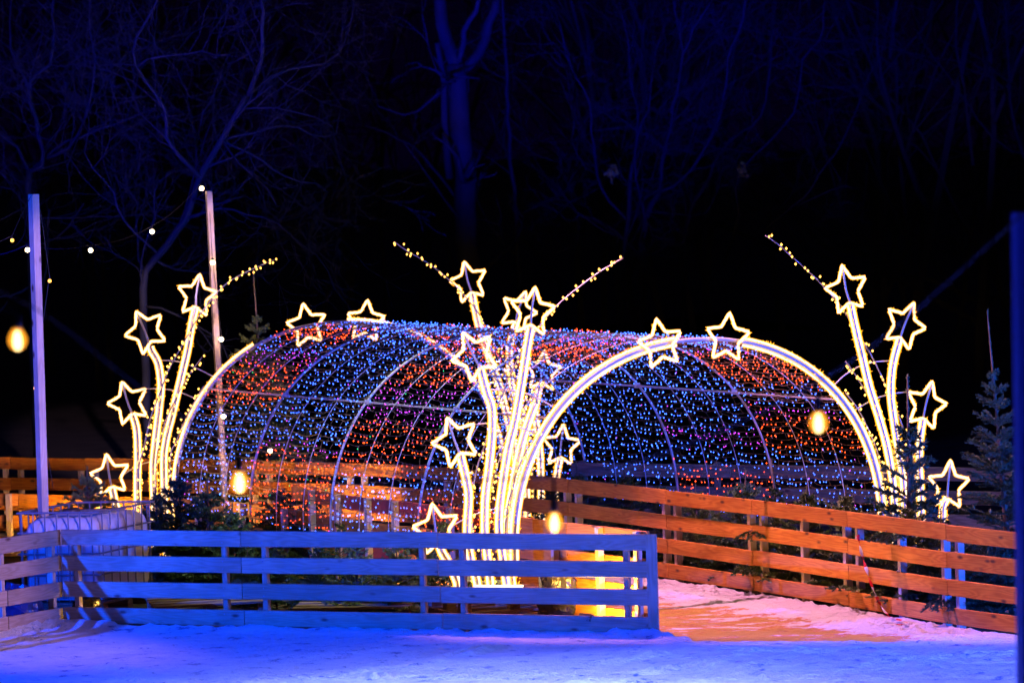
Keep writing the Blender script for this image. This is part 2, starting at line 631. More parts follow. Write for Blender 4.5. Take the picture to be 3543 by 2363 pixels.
for j in range(ny):
    for i in range(nx):
        x, y = X[j, i], Y[j, i]
        z = 0.008 * mnoise.noise(Vector((x * 1.3, y * 2.5, 0)))
        z += 0.007 * mnoise.noise(Vector((x * 6, y * 9, 3))) + 0.004 * mnoise.noise(Vector((x * 17, y * 19, 4)))
        if x > 1.2:
            z += 0.022 * max(0, mnoise.noise(Vector((x * 8, y * 10, 8)))) * min(1, (x - 1.2))
        ye = Y[-1, i]
        dist = ye - y
        if x < 1.45:
            h = 0.035 + 0.03 * mnoise.noise(Vector((x * 2.3, 1, 5))) + 0.02 * mnoise.noise(Vector((x * 9, y * 9, 2)))
            if x > 0.75:
                h += 0.045 * math.exp(-((x - 1.12) / 0.16) ** 2) + 0.03 * math.exp(-((x - 0.83) / 0.1) ** 2)
            if x < -3.7:
                h += 0.06 * math.exp(-((x + 4.2) / 0.5) ** 2)
            z += max(0, h) * math.exp(-((dist - 0.02) / 0.17) ** 2)
            z += 0.014 * max(0, mnoise.noise(Vector((x * 14, y * 22, 9)))) * math.exp(-(dist / 0.35) ** 2)
        V.append((x, y, z + G[j, i]))
for j in range(ny - 1):
    for i in range(nx - 1):
        a = j * nx + i
        F.append((a, a + 1, a + nx + 1, a + nx))
r = MB()
r.add(V, F)
r.add([(-30, 5, -0.006), (30, 5, -0.006), (30, 24.05, -0.006), (-30, 24.05, -0.006)], [(0, 1, 2, 3)])
tag(r.build('ice_rink', M['ice'], smooth=True), 'snow dusted ice of the skating rink with blade scratches', kind='structure')

INNER = [(1.22, 31.10), (0.45, 32.28), (0.01, 33.07), (-1.09, 34.82), (-1.65, 35.6), (-2.3, 36.8), (-3.3, 38.3), (-5.5, 39.6), (-8.5, 40.6)]
OUTER = [(4.70, 29.75), (3.73, 31.27), (3.01, 32.6), (2.25, 33.95), (1.5, 35.2), (0.63, 36.66), (0.12, 37.52), (-0.57, 38.5), (-1.86, 39.66),
         (-3.56, 40.75), (-4.94, 41.4), (-6.01, 41.95), (-8.6, 42.9)]


def poly_at(P, s):
    P = np.asarray(P, float)
    d = np.linalg.norm(np.diff(P, axis=0), axis=1)
    c = np.concatenate([[0], np.cumsum(d)])
    q = s * c[-1]
    return np.array([np.interp(q, c, P[:, 0]), np.interp(q, c, P[:, 1])])


nu, nv = 300, 110
V, F, S = [], [], []
for j in range(nv):
    t = j / (nv - 1)
    for i in range(nu):
        s = (i / (nu - 1)) ** 1.25
        a = poly_at(INNER, s)
        b = poly_at(OUTER, s)
        if i == 0:
            a = np.array([1.30, 30.95])
            b = np.array([4.95, 29.95])
        p = a + (b - a) * t
        d_out = (1 - t) * np.linalg.norm(b - a)
        bank = math.exp(-(d_out / 0.95) ** 2)
        nn = mnoise.noise(Vector((p[0] * 3.1, p[1] * 4.2, 1)))
        n2 = mnoise.noise(Vector((p[0] * 13, p[1] * 15, 6)))
        n3 = mnoise.noise(Vector((p[0] * 24, p[1] * 26, 2)))
        z = -0.016 + bank * (0.028 + 0.03 * nn + 0.03 * n2 + 0.02 * n3) + 0.006 * n2
        V.append((p[0], p[1], z))
        S.append(0.37 + 0.40 * bank + 0.13 * mnoise.noise(Vector((p[0] * 0.9, p[1] * 1.9, 4))))
for j in range(nv - 1):
    for i in range(nu - 1):
        a = j * nu + i
        F.append((a, a + nu, a + nu + 1, a + 1))
r = MB()
r.add(V, F)
po = r.build('path', M['path'], smooth=True)
tag(po, 'orange matting path with patches of trodden snow', kind='structure')
att = po.data.attributes.new('snow', 'FLOAT', 'POINT')
att.data.foreach_set('value', S)

# ------------------------------------------------------------------ fences
BH, BT = 0.142, 0.028
LEVELS = [0.829, 0.589, 0.349, 0.109]       # board centres


def board(parent, p, q, zc, mat, thick=BT, height=BH, drop=0.0):
    p, q = np.asarray(p, float), np.asarray(q, float)
    L_ = np.linalg.norm(q - p)
    mb = MB()
    hx, hy, hz, c = L_ / 2, thick / 2, height / 2, 0.004
    # softened edges: an octagonal section extruded along X
    sec = [(-hy + c, -hz), (hy - c, -hz), (hy, -hz + c), (hy, hz - c), (hy - c, hz), (-hy + c, hz), (-hy, hz - c), (-hy, -hz + c)]
    Vv = [(-hx, y, z) for y, z in sec] + [(hx, y, z) for y, z in sec]
    Ff = [(i, (i + 1) % 8, 8 + (i + 1) % 8, 8 + i) for i in range(8)] + [tuple(range(8))[::-1], tuple(range(8, 16))]
    mb.add(Vv, Ff)
    o = mb.build('board', mat)
    o.parent = parent
    m = (p + q) / 2
    zc += random.uniform(-0.004, 0.004)
    o.location = Vector((m[0], m[1], zc)) - parent_loc(parent)
    o.rotation_euler = (random.uniform(-0.008, 0.008), math.atan2(drop, L_), math.atan2(q[1] - p[1], q[0] - p[0]))
    return o


def post(parent, p, ang, h, mat, sx=0.045, sy=0.07, z0=0.0, name='post'):
    mb = MB()
    mb.box((0, 0, 0), (h, sx, sy))
    o = mb.build(name, mat)
    o.parent = parent
    o.location = Vector((p[0], p[1], z0 + h / 2)) - parent_loc(parent)
    o.rotation_euler = (ang, -math.pi / 2, 0)
    R = Matrix.Rotation(ang, 3, 'Z') @ Matrix(((0, 1, 0), (0, 0, 1), (1, 0, 0)))
    o.rotation_euler = R.to_euler()
    return o


def px_on_line(px, a, b):
    """point of ground line a-b seen at source column px (level with the top rail)"""
    a, b = np.asarray(a, float), np.asarray(b, float)
    best, bt = 1e9, 0
    for t in np.linspace(-0.1, 1.1, 481):
        p = a + (b - a) * t
        q = (np.array([p[0], p[1], 0.5]) - [0, 0, CAM_H]) @ CR
        x = 1771.5 - F_PX * q[0] / q[2]
        if abs(x - px) < best:
            best, bt = abs(x - px), t
    return a + (b - a) * bt


def bolts(parent, p, zc, n_off):
    mb = MB()
    for dz in (-0.035, 0.035):
        mb.bead((p[0] + n_off[0], p[1] + n_off[1], zc + dz), 0.008)
    return mb.build('bolt', M['steel'], parent)


# front fence
u = (FR_B - FR_A) / np.linalg.norm(FR_B - FR_A)
nrm = np.array([u[1], -u[0]])           # towards the camera
if nrm[1] > 0:
    nrm = -nrm
ff = thing('fence', 'four rail timber fence in blue light along the front, ending at an upright board', 'fence', (FR_A[0], FR_A[1], 0))
cuts = [[-4.21, 836, 1518, 2248], [-4.21, 837, 1521, 2248], [-4.21, 840, 1525, 2248], [-4.21, 843, 1530, 2248]]
for z, cu in zip(LEVELS, cuts):
    pts = [FR_A] + [px_on_line(c, FR_A, FR_B) for c in cu[1:]]
    for a, b in zip(pts[:-1], pts[1:]):
        board(ff, a + u * 0.004, b - u * 0.004, z, M['pine'], drop=random.uniform(-0.006, 0.006))
ang = math.atan2(u[1], u[0])
for px in (258, 775, 912, 1458, 1597, 2166):
    p = px_on_line(px, FR_A, FR_B)
    post(ff, p - nrm * 0.051, ang, 0.89, M['pine'])
    if px > 300:
        for z in LEVELS:
            bolts(ff, p, z, nrm * 0.015)
pe = px_on_line(2258, FR_A, FR_B)
post(ff, pe + nrm * 0.026, ang, 0.885, M['pine'], 0.095, 0.022, z0=0.015, name='end_board')
post(ff, pe - nrm * 0.10 - u * 0.045, ang, 0.86, M['pole'], 0.045, 0.09)

# fence section running off to the left, nearer
lf = thing('fence', 'short timber fence section at the left edge, unlit by blue and turning towards the rink', 'fence', (-4.3, 33.2, 0))
LA, LB = np.array([-4.235, 33.24]), np.array([-4.235, 33.24]) + 2.3 * np.array([-0.584, -0.812])
ul = (LB - LA) / np.linalg.norm(LB - LA)
for k, z in enumerate(LEVELS):
    end = 2.3 if k < 2 else 0.72
    board(lf, LA, LA + ul * end, z, M['pine'])
    board(lf, LA + ul * (end + 0.01), LA + ul * 3.6, z, M['pine'])
nl = np.array([ul[1], -ul[0]])
for s in (0.07, 0.75, 2.1):
    post(lf, LA + ul * s + nl * 0.05 * (1 if nl[0] < 0 else -1), math.atan2(ul[1], ul[0]), 0.88, M['pine'])

# outer fence of the path: long curve from the right edge round the back
of = thing('fence', 'long timber fence tinted for orange light curving from the right edge round behind the light tunnel', 'fence', (OUTER[1][0], OUTER[1][1], 0))
joints = [3640, 3284, 2938, 2610, 2310, 1970, 1560, 1230, 900, 560, 300, 40, -330]
Pj = []
for jx in joints:
    best = None
    for (a, b) in zip(OUTER[:-1], OUTER[1:]):
        for t in np.linspace(0, 1, 60):
            p = np.array(a) + (np.array(b) - np.array(a)) * t
            q = (np.array([p[0], p[1], 0.5]) - [0, 0, CAM_H]) @ CR
            x = 1771.5 - F_PX * q[0] / q[2]
            if best is None or abs(x - jx) < best[0]:
                best = (abs(x - jx), p)
    Pj.append(best[1])
for a, b in zip(Pj[:-1], Pj[1:]):
    uu = (b - a) / np.linalg.norm(b - a)
    nn = np.array([uu[1], -uu[0]])
    if nn[1] < 0:
        nn = -nn                          # away from the path
    aa = math.atan2(uu[1], uu[0])
    for k, z in enumerate(LEVELS):
        board(of, a + uu * 0.004, b - uu * 0.004, z, M['pine_warm_lit'], drop=random.uniform(-0.006, 0.006))
    L_ = np.linalg.norm(b - a)
    for s in ((0.1, L_ - 0.1) if abs(a[0] - 3.4) > 0.5 else (0.1, L_ * 0.5, L_ - 0.1)):
        post(of, a + uu * s + nn * 0.051, aa, 0.87, M['pole'], 0.045, 0.07)

# inner fence between path and decorations
inf = thing('fence', 'warm lit inner timber fence running back from the end board of the blue fence', 'fence', (1.14, 31.4, 0))
IN = [(1.14, 31.42), (0.45, 32.40), (0.01, 33.15), (-1.09, 34.92), (-1.70, 35.8), (-2.3, 37.0), (-3.3, 38.5), (-5.5, 39.8), (-8.5, 40.8)]
for i, (a, b) in enumerate(zip(IN[:-1], IN[1:])):
    a, b = np.array(a), np.array(b)
    uu = (b - a) / np.linalg.norm(b - a)
    for k, z in enumerate(LEVELS):
        mat = M['pine_warm_lit'] if not (i in (2, 3) and k == 0) else M['paint_red']
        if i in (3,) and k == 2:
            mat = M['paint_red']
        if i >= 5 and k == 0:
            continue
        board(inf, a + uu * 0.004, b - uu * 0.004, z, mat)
    nn = np.array([uu[1], -uu[0]])
    if nn[1] > 0:
        nn = -nn
    L_ = np.linalg.norm(b - a)
    for s in ([0.1, L_ * 0.55] if L_ > 1 else [0.15]):
        post(inf, a + uu * s + nn * 0.051, math.atan2(uu[1], uu[0]), 0.9 if i < 5 else 0.66, M['pole'], 0.05, 0.06)

# far fence seen dimly through the net on the right
fb = thing('fence', 'dim plank fence far behind the right half of the tunnel', 'fence', (2.4, 37.6, 0))
FA, FB = np.array([0.6, 38.75]), np.array([5.6, 36.2])
for k, z in enumerate(LEVELS):
    for s in range(3):
        board(fb, FA + (FB - FA) * s / 3, FA + (FB - FA) * (s + 1) / 3 - 0.004, z, M['pallet'])
for s in (0.02, 0.3, 0.62, 0.98):
    p = FA + (FB - FA) * s
    post(fb, p + np.array([0.025, 0.05]), math.atan2((FB - FA)[1], (FB - FA)[0]), 0.92, M['pallet'])

# ------------------------------------------------------------------ the light tunnel
SC_T = 0.93


def scaled(x, y):
    return np.array([x * SC_T, y * SC_T])


A_L, A_R = scaled(-0.045, 35.188), scaled(3.751, 36.962)
B_L, B_R = scaled(-3.936, 41.522), scaled(-0.153, 43.335)
Z0 = CAM_H - (CAM_H - 0.302) * SC_T
HT = 2.021 * SC_T
N_E = 2.138


def arch_pt(t, th, grow=0.0, base=None):
    """t 0 at the far arch .. 1 at the near arch; th 0 left foot .. pi right foot"""
    L_ = B_L + (A_L - B_L) * t
    R_ = B_R + (A_R - B_R) * t
    m, d = (L_ + R_) / 2, (R_ - L_) / 2
    c, s = -math.cos(th), math.sin(th)
    x = math.copysign(abs(c) ** (2 / N_E), c)
    z = abs(s) ** (2 / N_E)
    k = 1 + grow / HT
    return np.array([m[0] + d[0] * x * k, m[1] + d[1] * x * k, Z0 + HT * z * k])


def arch_line(t, grow=0.0, n=61, foot=0.02, a=0.0, b=math.pi):
    P = [arch_pt(t, a + (b - a) * i / (n - 1), grow) for i in range(n)]
    if a == 0.0:
        P = [np.array([P[0][0], P[0][1], foot])] + P
    if b == math.pi:
        P = P + [np.array([P[-1][0], P[-1][1], foot])]
    return resample(P, 0.09)


def sparks(mb, path, rad, out, mat, step=0.022, prob=1.0):
    P = resample(path, step)
    for p in P[1:-1]:
        if random.random() > prob:
            continue
        a = random.uniform(0, 2 * math.pi)
        d = np.array([math.cos(a), -0.25, math.sin(a)])
        q = p + d * rad
        tip = p + d * (rad + out * random.uniform(0.5, 1.2))
        s = np.cross(d, [0, 1, 0])
        s = s / (np.linalg.norm(s) + 1e-9) * 0.006
        y = np.array([0, 0.006, 0])
        mb.add([q + s, q - s, q + y, tip], [(0, 1, 3), (1, 2, 3), (2, 0, 3)], mat)


tn = thing('light_tunnel', 'arched walk-through tunnel hung with blue and red fairy light nets', 'light tunnel', (*(B_L + A_R) / 2, 0))
MID = math.pi / 2
# end arches: bar between two ropes of light, dark for a stretch at the crown
for t, gap in ((1.0, (MID - 0.10, MID + 0.23)), (0.0, (MID - 0.5, MID + 0.05))):
    foot = 0.26 if t == 1.0 else 0.02
    mb = MB()
    mb.tube(arch_line(t, foot=foot), 0.021, 6)
    o = mb.build('end_arch', M['alu'], tn, True)
    fwd = -0.02
    for gr in (0.034, -0.034):
        mb = MB()
        if t == 1.0:
            segs = [(0.0, gap[0]), (gap[1], math.pi)]
        else:
            if gr < 0:
                continue
            segs = [(0.0, gap[0]), (gap[1], math.pi)]
        for (a, b) in segs:
            P = arch_line(t, gr, 50, foot, a, b)
            mb.tube(P, 0.0105, 6, 0)
            mb.tube(P, 0.0185, 6, 2)
            sparks(mb, P, 0.012, 0.026, 1, 0.018)
        mb.build('rope_light', [M['rope'], M['spark'], M['halo_sleeve']], o)
# ribs between
for k in (0.25, 0.5, 0.75):
    mb = MB()
    mb.tube(arch_line(k, foot=0.0), 0.0135, 6)
    mb.build('rib', M['alu'], tn, True)
    mb = MB()
for b in range(4):
    for j in (1, 2):
        mb = MB()
        mb.tube(arch_line((b + j / 3) / 4, 0.0, foot=0.0), 0.0048, 5)
        mb.build('thin_rib', M['alu'], tn, True)
for nm, th in (('purlin', 0.70), ('purlin', math.pi - 0.70), ('purlin', MID)):
    mb = MB()
    for b in range(4):
        mb.tube([arch_pt(b / 4, th, -0.02), arch_pt((b + 1) / 4, th, -0.02)], 0.0115, 5)
    for k in (0.25, 0.5, 0.75):
        mb.box(arch_pt(k, th, -0.01), (0.06, 0.06, 0.05))
    mb.build(nm, M['alu'], tn)

# nets
BANDS = {
    0: [(0.20, 0.30, 'r'), (0.30, 0.335, 'v'), (0.375, 0.445, 'r'), (0.62, 0.73, 'r')],
    1: [(0.0, 0.12, 'r'), (0.12, 0.135, 'v'), (0.54, 0.59, 'r'), (0.64, 0.72, 'r')],
    2: [(0.10, 0.19, 'r'), (0.19, 0.23, 'v'), (0.27, 0.34, 'r'), (0.24, 0.27, 'v'), (0.515, 0.55, 'r'), (0.86, 0.89, 'v'), (0.93, 1.0, 'r')],
    3: [(0.0, 0.07, 'r'), (0.37, 0.43, 'r'), (0.43, 0.455, 'v'), (0.635, 0.65, 'v'), (0.65, 0.745, 'r'), (0.80, 0.815, 'v'), (0.815, 0.89, 'r')],
}


def led_colour(bay, v):
    v = v + random.gauss(0, 0.007)
    for a, b, c in BANDS[bay]:
        if a <= v < b:
            if random.random() < 0.006:
                return 3
            return {'r': 1, 'v': 2}[c]
    return 2 if random.random() < 0.02 else 0


ROWS = 92
NSEG = 6
for bay in range(4):
    wires, leds, nl_ = MB(), MB(), 0
    for sub in range(3):
        t0 = (bay + sub / 3) / 4
        dt = 1 / 12
        jit = rng.normal(0, 0.012, ROWS + 1)
        for rI in range(ROWS + 1):
            v = (rI + 0.0) / ROWS
            th = math.pi * v
            off = jit[rI]
            P = []
            sag = 0.020 + 0.015 * random.random()
            for s in range(NSEG + 1):
                q = s / NSEG
                base = arch_pt(t0 + dt * q, min(math.pi, max(0, th + off * 0.5)), 0.012)
                dip = sag * 4 * q * (1 - q)
                base = base + np.array([0, 0, -dip]) + rng.normal(0, 0.004, 3)
                P.append(base)
            if v < 0.02 or v > 0.98:
                pass
            wires.tube(P, 0.0031, 3, 0)
            # lights on short leads along the row
            n_l = 7
            for s in range(n_l):
                q = (s + (0.5 if rI % 2 else 0.0) + random.uniform(-0.2, 0.2)) / n_l
                if q < 0 or q >= 1 or random.random() < 0.06:
                    continue
                i0 = min(NSEG - 1, int(q * NSEG))
                fr = q * NSEG - i0
                p = P[i0] * (1 - fr) + P[i0 + 1] * fr
                dr = np.array([random.uniform(-0.7, 0.7), random.uniform(-0.5, 0.3), random.choice((-1, -1, -1, 0.9))])
                if 0.36 < v < 0.62:
                    dr[2] = abs(dr[2]) if random.random() < 0.55 else -abs(dr[2])
                dr = dr / np.linalg.norm(dr)
                e = p + dr * random.uniform(0.018, 0.032)
                wires.tube([p, e], 0.0026, 3, 1)
                leds.bead(e + dr * 0.004, 0.0048 + 0.0026 * random.random(), led_colour(bay, v), (1, 1, 1))
        # slanting link wires that make the mesh hexagonal
        for rI in range(ROWS):
            for s in range(3):
                if random.random() < 0.35:
                    continue
                q = (s + (0.25 if rI % 2 else 0.75)) / 3
                a = arch_pt(t0 + dt * q, math.pi * rI / ROWS, 0.012) + [0, 0, -0.024 * 4 * q * (1 - q)]
                q2 = min(1, max(0, q + random.uniform(-0.06, 0.06)))
                b = arch_pt(t0 + dt * q2, math.pi * (rI + 1) / ROWS, 0.012) + [0, 0, -0.024 * 4 * q * (1 - q)]
                wires.tube([a, b], 0.0024, 3, 0)
    net = wires.build('light_net', [M['wire'], M['stalk']], tn)
    fl = leds.build('fairy_lights', [M['led_blue'], M['led_red'], M['led_violet'], M['led_green']], net)
    fl['kind'] = 'stuff'


# ------------------------------------------------------------------ stars, stems and sprays
UA = (A_R - A_L) / np.linalg.norm(A_R - A_L)
UB = (B_R - B_L) / np.linalg.norm(B_R - B_L)


def star_mesh(parent, c_px, tip_px, p0, u_, off, rad=None, name='star', rin=0.5):
    c = on_plane(*c_px, p0, u_, off)
    tip = on_plane(*tip_px, p0, u_, off)
    d = tip - c
    R_ = np.linalg.norm(d) if rad is None else rad
    U = np.array([u_[0], u_[1], 0.0])
    a0 = math.atan2(d[2], np.dot(d, U))
    P = []
    for k in range(10):
        a = a0 + k * math.pi / 5
        rr = R_ * (1.0 if k % 2 == 0 else rin) * (1 + random.uniform(-0.03, 0.03))
        P.append(c + U * rr * math.cos(a) + np.array([0, 0, rr * math.sin(a)]))
    # rounded tips
    Q = []
    for k in range(10):
        p, a, b = P[k], P[k - 1], P[(k + 1) % 10]
        if k % 2 == 0:
            Q += [p + (a - p) * 0.16, p + (a - p) * 0.05 + (b - p) * 0.0, p + (b - p) * 0.05, p + (b - p) * 0.16]
        else:
            Q += [p + (a - p) * 0.06, p + (b - p) * 0.06]
    Q = np.array(Q)
    ring = resample(np.vstack([Q, Q[:1]]), 0.02)[:-1]
    ring = ring + rng.normal(0, 0.0012, ring.shape)
    mb = MB()
    mb.tube(ring, 0.0125, 6, 0, closed=True)
    mb.tube(ring, 0.0185, 6, 3, closed=True)
    sparks(mb, np.vstack([ring, ring[:1]]), 0.012, 0.019, 1, 0.016)
    nB = np.array([0, 0.016, 0])
    mb.tube(ring + nB, 0.009, 4, 2, closed=True)
    o = mb.build(name, [M['rope'], M['spark'], M['alu'], M['halo_sleeve']], parent)
    return c, P, a0, o


def stem(parent, px_pts, p0, u_, off, star=None, tipbar=True, z_end=None, lights=True):
    P = [on_plane(x, y, p0, u_, off) for x, y in px_pts]
    if z_end is not None:
        P.append(np.array([P[-1][0], P[-1][1], z_end]) if P[-1][2] > z_end + 0.02 else P[-1])
    C = smooth_curve(P, 0.05)
    mb = MB()
    U = np.array([u_[0], u_[1], 0.0])
    mb.tube(C, 0.0125, 5, 0)
    T = np.gradient(C, axis=0)
    T = T / np.linalg.norm(T, axis=1)[:, None]
    n3 = np.array([u_[1], -u_[0], 0.0])
    n3 = n3 if n3[1] < 0 else -n3
    side = np.cross(T, n3)
    side = side / np.linalg.norm(side, axis=1)[:, None]
    if star is not None:
        tip = on_plane(*star[1], p0, u_, off)
        c = on_plane(*star[0], p0, u_, off)
        bar = smooth_curve([C[0], c * 0.96 + tip * 0.04 + side[0] * 0.01, c + (tip - c) * 0.86], 0.05)
        mb.tube(bar, 0.0115, 5, 0)
    o = mb.build('star_stem', M['alu'], parent, True)
    for s in (-1, 1):
        lb = MB()
        Q = C + side * (0.027 * s)
        lb.tube(Q, 0.0105, 6, 0)
        lb.tube(Q + side * (0.005 * s), 0.0172, 6, 2)
        sparks(lb, Q + side * (0.003 * s), 0.012, 0.026, 1, 0.018)
        lb.build('rope_light', [M['rope'], M['spark'], M['halo_sleeve']], o)
    if star is not None:
        star_mesh(o, star[0], star[1], p0, u_, off)
    return o


def rod(parent, px_pts, p0, u_, off, n_per_m=31, z_end=None):
    P = [on_plane(x, y, p0, u_, off) for x, y in px_pts]
    if z_end is not None and P[-1][2] > z_end:
        P.append(np.array([P[-1][0], P[-1][1], z_end]))
    C = smooth_curve(P, 0.05)
    mb = MB()
    mb.tube(C, np.linspace(0.0055, 0.010, len(C)), 5)
    o = mb.build('light_rod', M['alu'], parent, True)
    lb = MB()
    L_ = np.linalg.norm(np.diff(C, axis=0), axis=1).sum()
    n = int(L_ * n_per_m)
    for k in range(n):
        f = (k + random.random()) / n * (len(C) - 1)
        i = min(len(C) - 2, int(f))
        p = C[i] * (1 - f + i) + C[i + 1] * (f - i)
        a = random.uniform(0, 2 * math.pi)
        d = np.array([math.cos(a), random.uniform(-0.6, 0.2), math.sin(a)])
        e = p + d * random.uniform(0.015, 0.045)
        lb.tube([p, e], 0.002, 3, 0)
        lb.bead(e, 0.0115, 1, (1, 1, 1.25))
    lb.tube(C + np.array([0.004, -0.012, 0.0]) + 0.006 * np.sin(np.arange(len(C)) * 1.3)[:, None] * np.array([1, 0, 0.3]), 0.0025, 3, 0)
    lb.build('fairy_lights', [M['dark_wire'], M['twinkle']], o)
    return o


def hoop(parent, px_pts, p0, u_, off):
    C = smooth_curve([on_plane(x, y, p0, u_, off) for x, y in px_pts], 0.06)
    mb = MB()
    mb.tube(C, 0.0075, 5)
    return mb.build('hoop', M['alu'], parent, True)


# left spray, at the far arch
sl = thing('star_spray', 'spray of four glowing stars on tall stems left of the far arch, behind the firs', 'light sculpture', (B_L[0] - 0.1, B_L[1], 0), 'star sprays at the feet of the arches')
stem(sl, [(520, 1200), (524.5, 1215), (547.5, 1257), (557, 1334), (551, 1410), (540, 1506), (532, 1583), (530, 1652)], B_L, UB, 0.02, ((505, 1146), (469, 1075)), z_end=0.05)
stem(sl, [(678, 1060), (666, 1109), (651, 1200), (643, 1238), (620, 1334), (597, 1430), (574, 1525), (566.6, 1621)], B_L, UB, 0.06, ((681, 1024), (691, 948)), z_end=0.05)
stem(sl, [(457, 1430), (473, 1487), (476.6, 1583), (475, 1698)], B_L, UB, 0.04, ((445, 1393), (421, 1319)), z_end=0.05)
stem(sl, [(386, 1682), (398, 1736), (408, 1780)], B_L, UB, 0.04, ((381, 1645.6), (367.5, 1569.5)), z_end=0.05)
rod(sl, [(957, 896), (896, 921.6), (804, 967.5), (750, 1013.5), (700, 1078), (670, 1124), (628, 1200), (586, 1276), (551, 1365), (521, 1449), (498, 1552), (480, 1640)], B_L, UB, 0.11, z_end=0.05)
rod(sl, [(699, 1236), (651, 1303), (612, 1372), (570, 1468), (540, 1621)], B_L, UB, 0.1, z_end=0.05)
rod(sl, [(706, 1334), (651, 1430), (612, 1525), (589, 1602)], B_L, UB, 0.1, z_end=0.05)
hoop(sl, [(501, 1345), (555, 1345), (612, 1353), (689, 1384)], B_L, UB, -0.01)
hoop(sl, [(547, 1246), (612, 1250), (670, 1269), (739, 1303)], B_L, UB, -0.01)
hoop(sl, [(417, 1648), (478, 1610), (555, 1590), (612, 1593)], B_L, UB, -0.01)

# middle spray, at the near arch's left foot, largest in the picture
sm = thing('star_spray', 'nearest and brightest spray of stars, standing on a pallet behind the blue fence', 'light sculpture', (A_L[0] - 0.15, A_L[1] - 0.05, 0.24), 'star sprays at the feet of the arches')
ZB = 0.25
stem(sm, [(1593, 1575), (1614, 1663), (1622, 1721), (1616, 1836), (1625, 1916), (1650, 2012)], A_L, UA, 0.06, ((1577, 1525.5), (1545.5, 1441.7)), z_end=ZB)
stem(sm, [(1662, 1275), (1683, 1355), (1702, 1415), (1702, 1510), (1691, 1625), (1679, 1721), (1677, 1836), (1681, 1878), (1696, 2012)], A_L, UA, 0.03, ((1642, 1230.7), (1601, 1150)), z_end=ZB)
stem(sm, [(1836, 1133), (1821, 1221), (1806, 1319), (1783, 1453), (1760, 1549), (1741, 1663), (1729, 1759), (1727, 1836), (1738, 1916), (1754, 2031)], A_L, UA, 0.10, ((1841.8, 1079), (1852, 989.5)), z_end=ZB)
stem(sm, [(1515, 1866), (1528, 1908), (1547, 1940), (1581, 2012)], A_L, UA, 0.1, ((1510, 1829), (1494, 1738)), z_end=ZB)
rod(sm, [(2154, 894), (2062, 949), (1928, 1056), (1859, 1141), (1794, 1240), (1733, 1374), (1691, 1499), (1649, 1625), (1630, 1740), (1640, 1900)], A_L, UA, 0.0, 20, z_end=ZB)
rod(sm, [(1867, 1323), (1813, 1415), (1744, 1549), (1702, 1683), (1687, 1798), (1700, 1950)], A_L, UA, -0.02, z_end=ZB)
rod(sm, [(1859, 1503), (1806, 1587), (1764, 1721), (1748, 1836), (1760, 1980)], A_L, UA, 0.0, z_end=ZB)
hoop(sm, [(1695, 1348), (1764, 1350), (1821, 1361), (1878, 1386), (1924, 1413)], A_L, UA, -0.03)
hoop(sm, [(1645, 1468), (1698, 1464), (1764, 1470), (1821, 1487), (1855, 1501)], A_L, UA, -0.03)
hoop(sm, [(1557, 1824), (1610, 1794), (1687, 1765), (1775, 1754)], A_L, UA, -0.03)
stem(sm, [(1852, 1395), (1815, 1500), (1790, 1600), (1768, 1720), (1752, 1836), (1772, 2020)], A_L, UA, -0.06, None, z_end=ZB)
fr = MB()
b0 = on_plane(1640, 2030, A_L, UA, 0.12)
b1 = on_plane(1810, 2030, A_L, UA, 0.12)
fr.tube([b0, b1], 0.012, 5, 0)
fr.tube([b0 + [0, -0.02, 0.012], b1 + [0, -0.02, 0.012]], 0.011, 5, 1)
fr.build('base_bar', [M['alu'], M['rope']], sm)

# right spray
sr = thing('star_spray', 'spray of four glowing stars behind the long orange fence at the right', 'light sculpture', (A_R[0] + 0.15, A_R[1], 0), 'star sprays at the feet of the arches')
stem(sr, [(2941, 1048), (2961, 1140), (2984, 1236), (3007, 1334), (3037, 1430), (3064, 1525), (3083, 1621), (3095, 1736)], A_R, UA, 0.08, ((2930, 1004), (2913, 918)), z_end=0.05)
stem(sr, [(3112, 1175), (3095, 1236), (3085, 1296), (3083, 1372), (3095, 1468), (3110, 1564), (3123, 1640), (3129, 1736)], A_R, UA, 0.05, ((3131, 1127.6), (3162, 1048)), z_end=0.05)
stem(sr, [(3194, 1445), (3183, 1525), (3181, 1621), (3187, 1736)], A_R, UA, 0.05, ((3205, 1403), (3225, 1318.7)), z_end=0.05)
stem(sr, [(3277, 1722), (3262, 1775)], A_R, UA, 0.05, ((3282, 1679.7), (3288, 1592)), z_end=0.05)
rod(sr, [(2649, 815), (2693, 847), (2742, 891), (2819, 960), (2896, 1044), (2934, 1098), (2976, 1167), (3018, 1236), (3068, 1341), (3102, 1422), (3133, 1506), (3164, 1621)], A_R, UA, 0.0, 18, z_end=0.05)
rod(sr, [(2926, 1250), (2968, 1311), (3010, 1380), (3055, 1470), (3095, 1583), (3110, 1700)], A_R, UA, 0.0, z_end=0.05)
rod(sr, [(2926, 1359), (2968, 1414), (3010, 1498), (3041, 1583), (3060, 1700)], A_R, UA, 0.0, z_end=0.05)
hoop(sr, [(2888, 1330), (2930, 1292), (2980, 1265), (3026, 1252), (3083, 1248)], A_R, UA, -0.02)
hoop(sr, [(2957, 1418), (3026, 1380), (3083, 1363), (3144, 1355)], A_R, UA, -0.02)
hoop(sr, [(3045, 1636), (3102, 1636), (3160, 1646), (3217, 1669)], A_R, UA, -0.02)

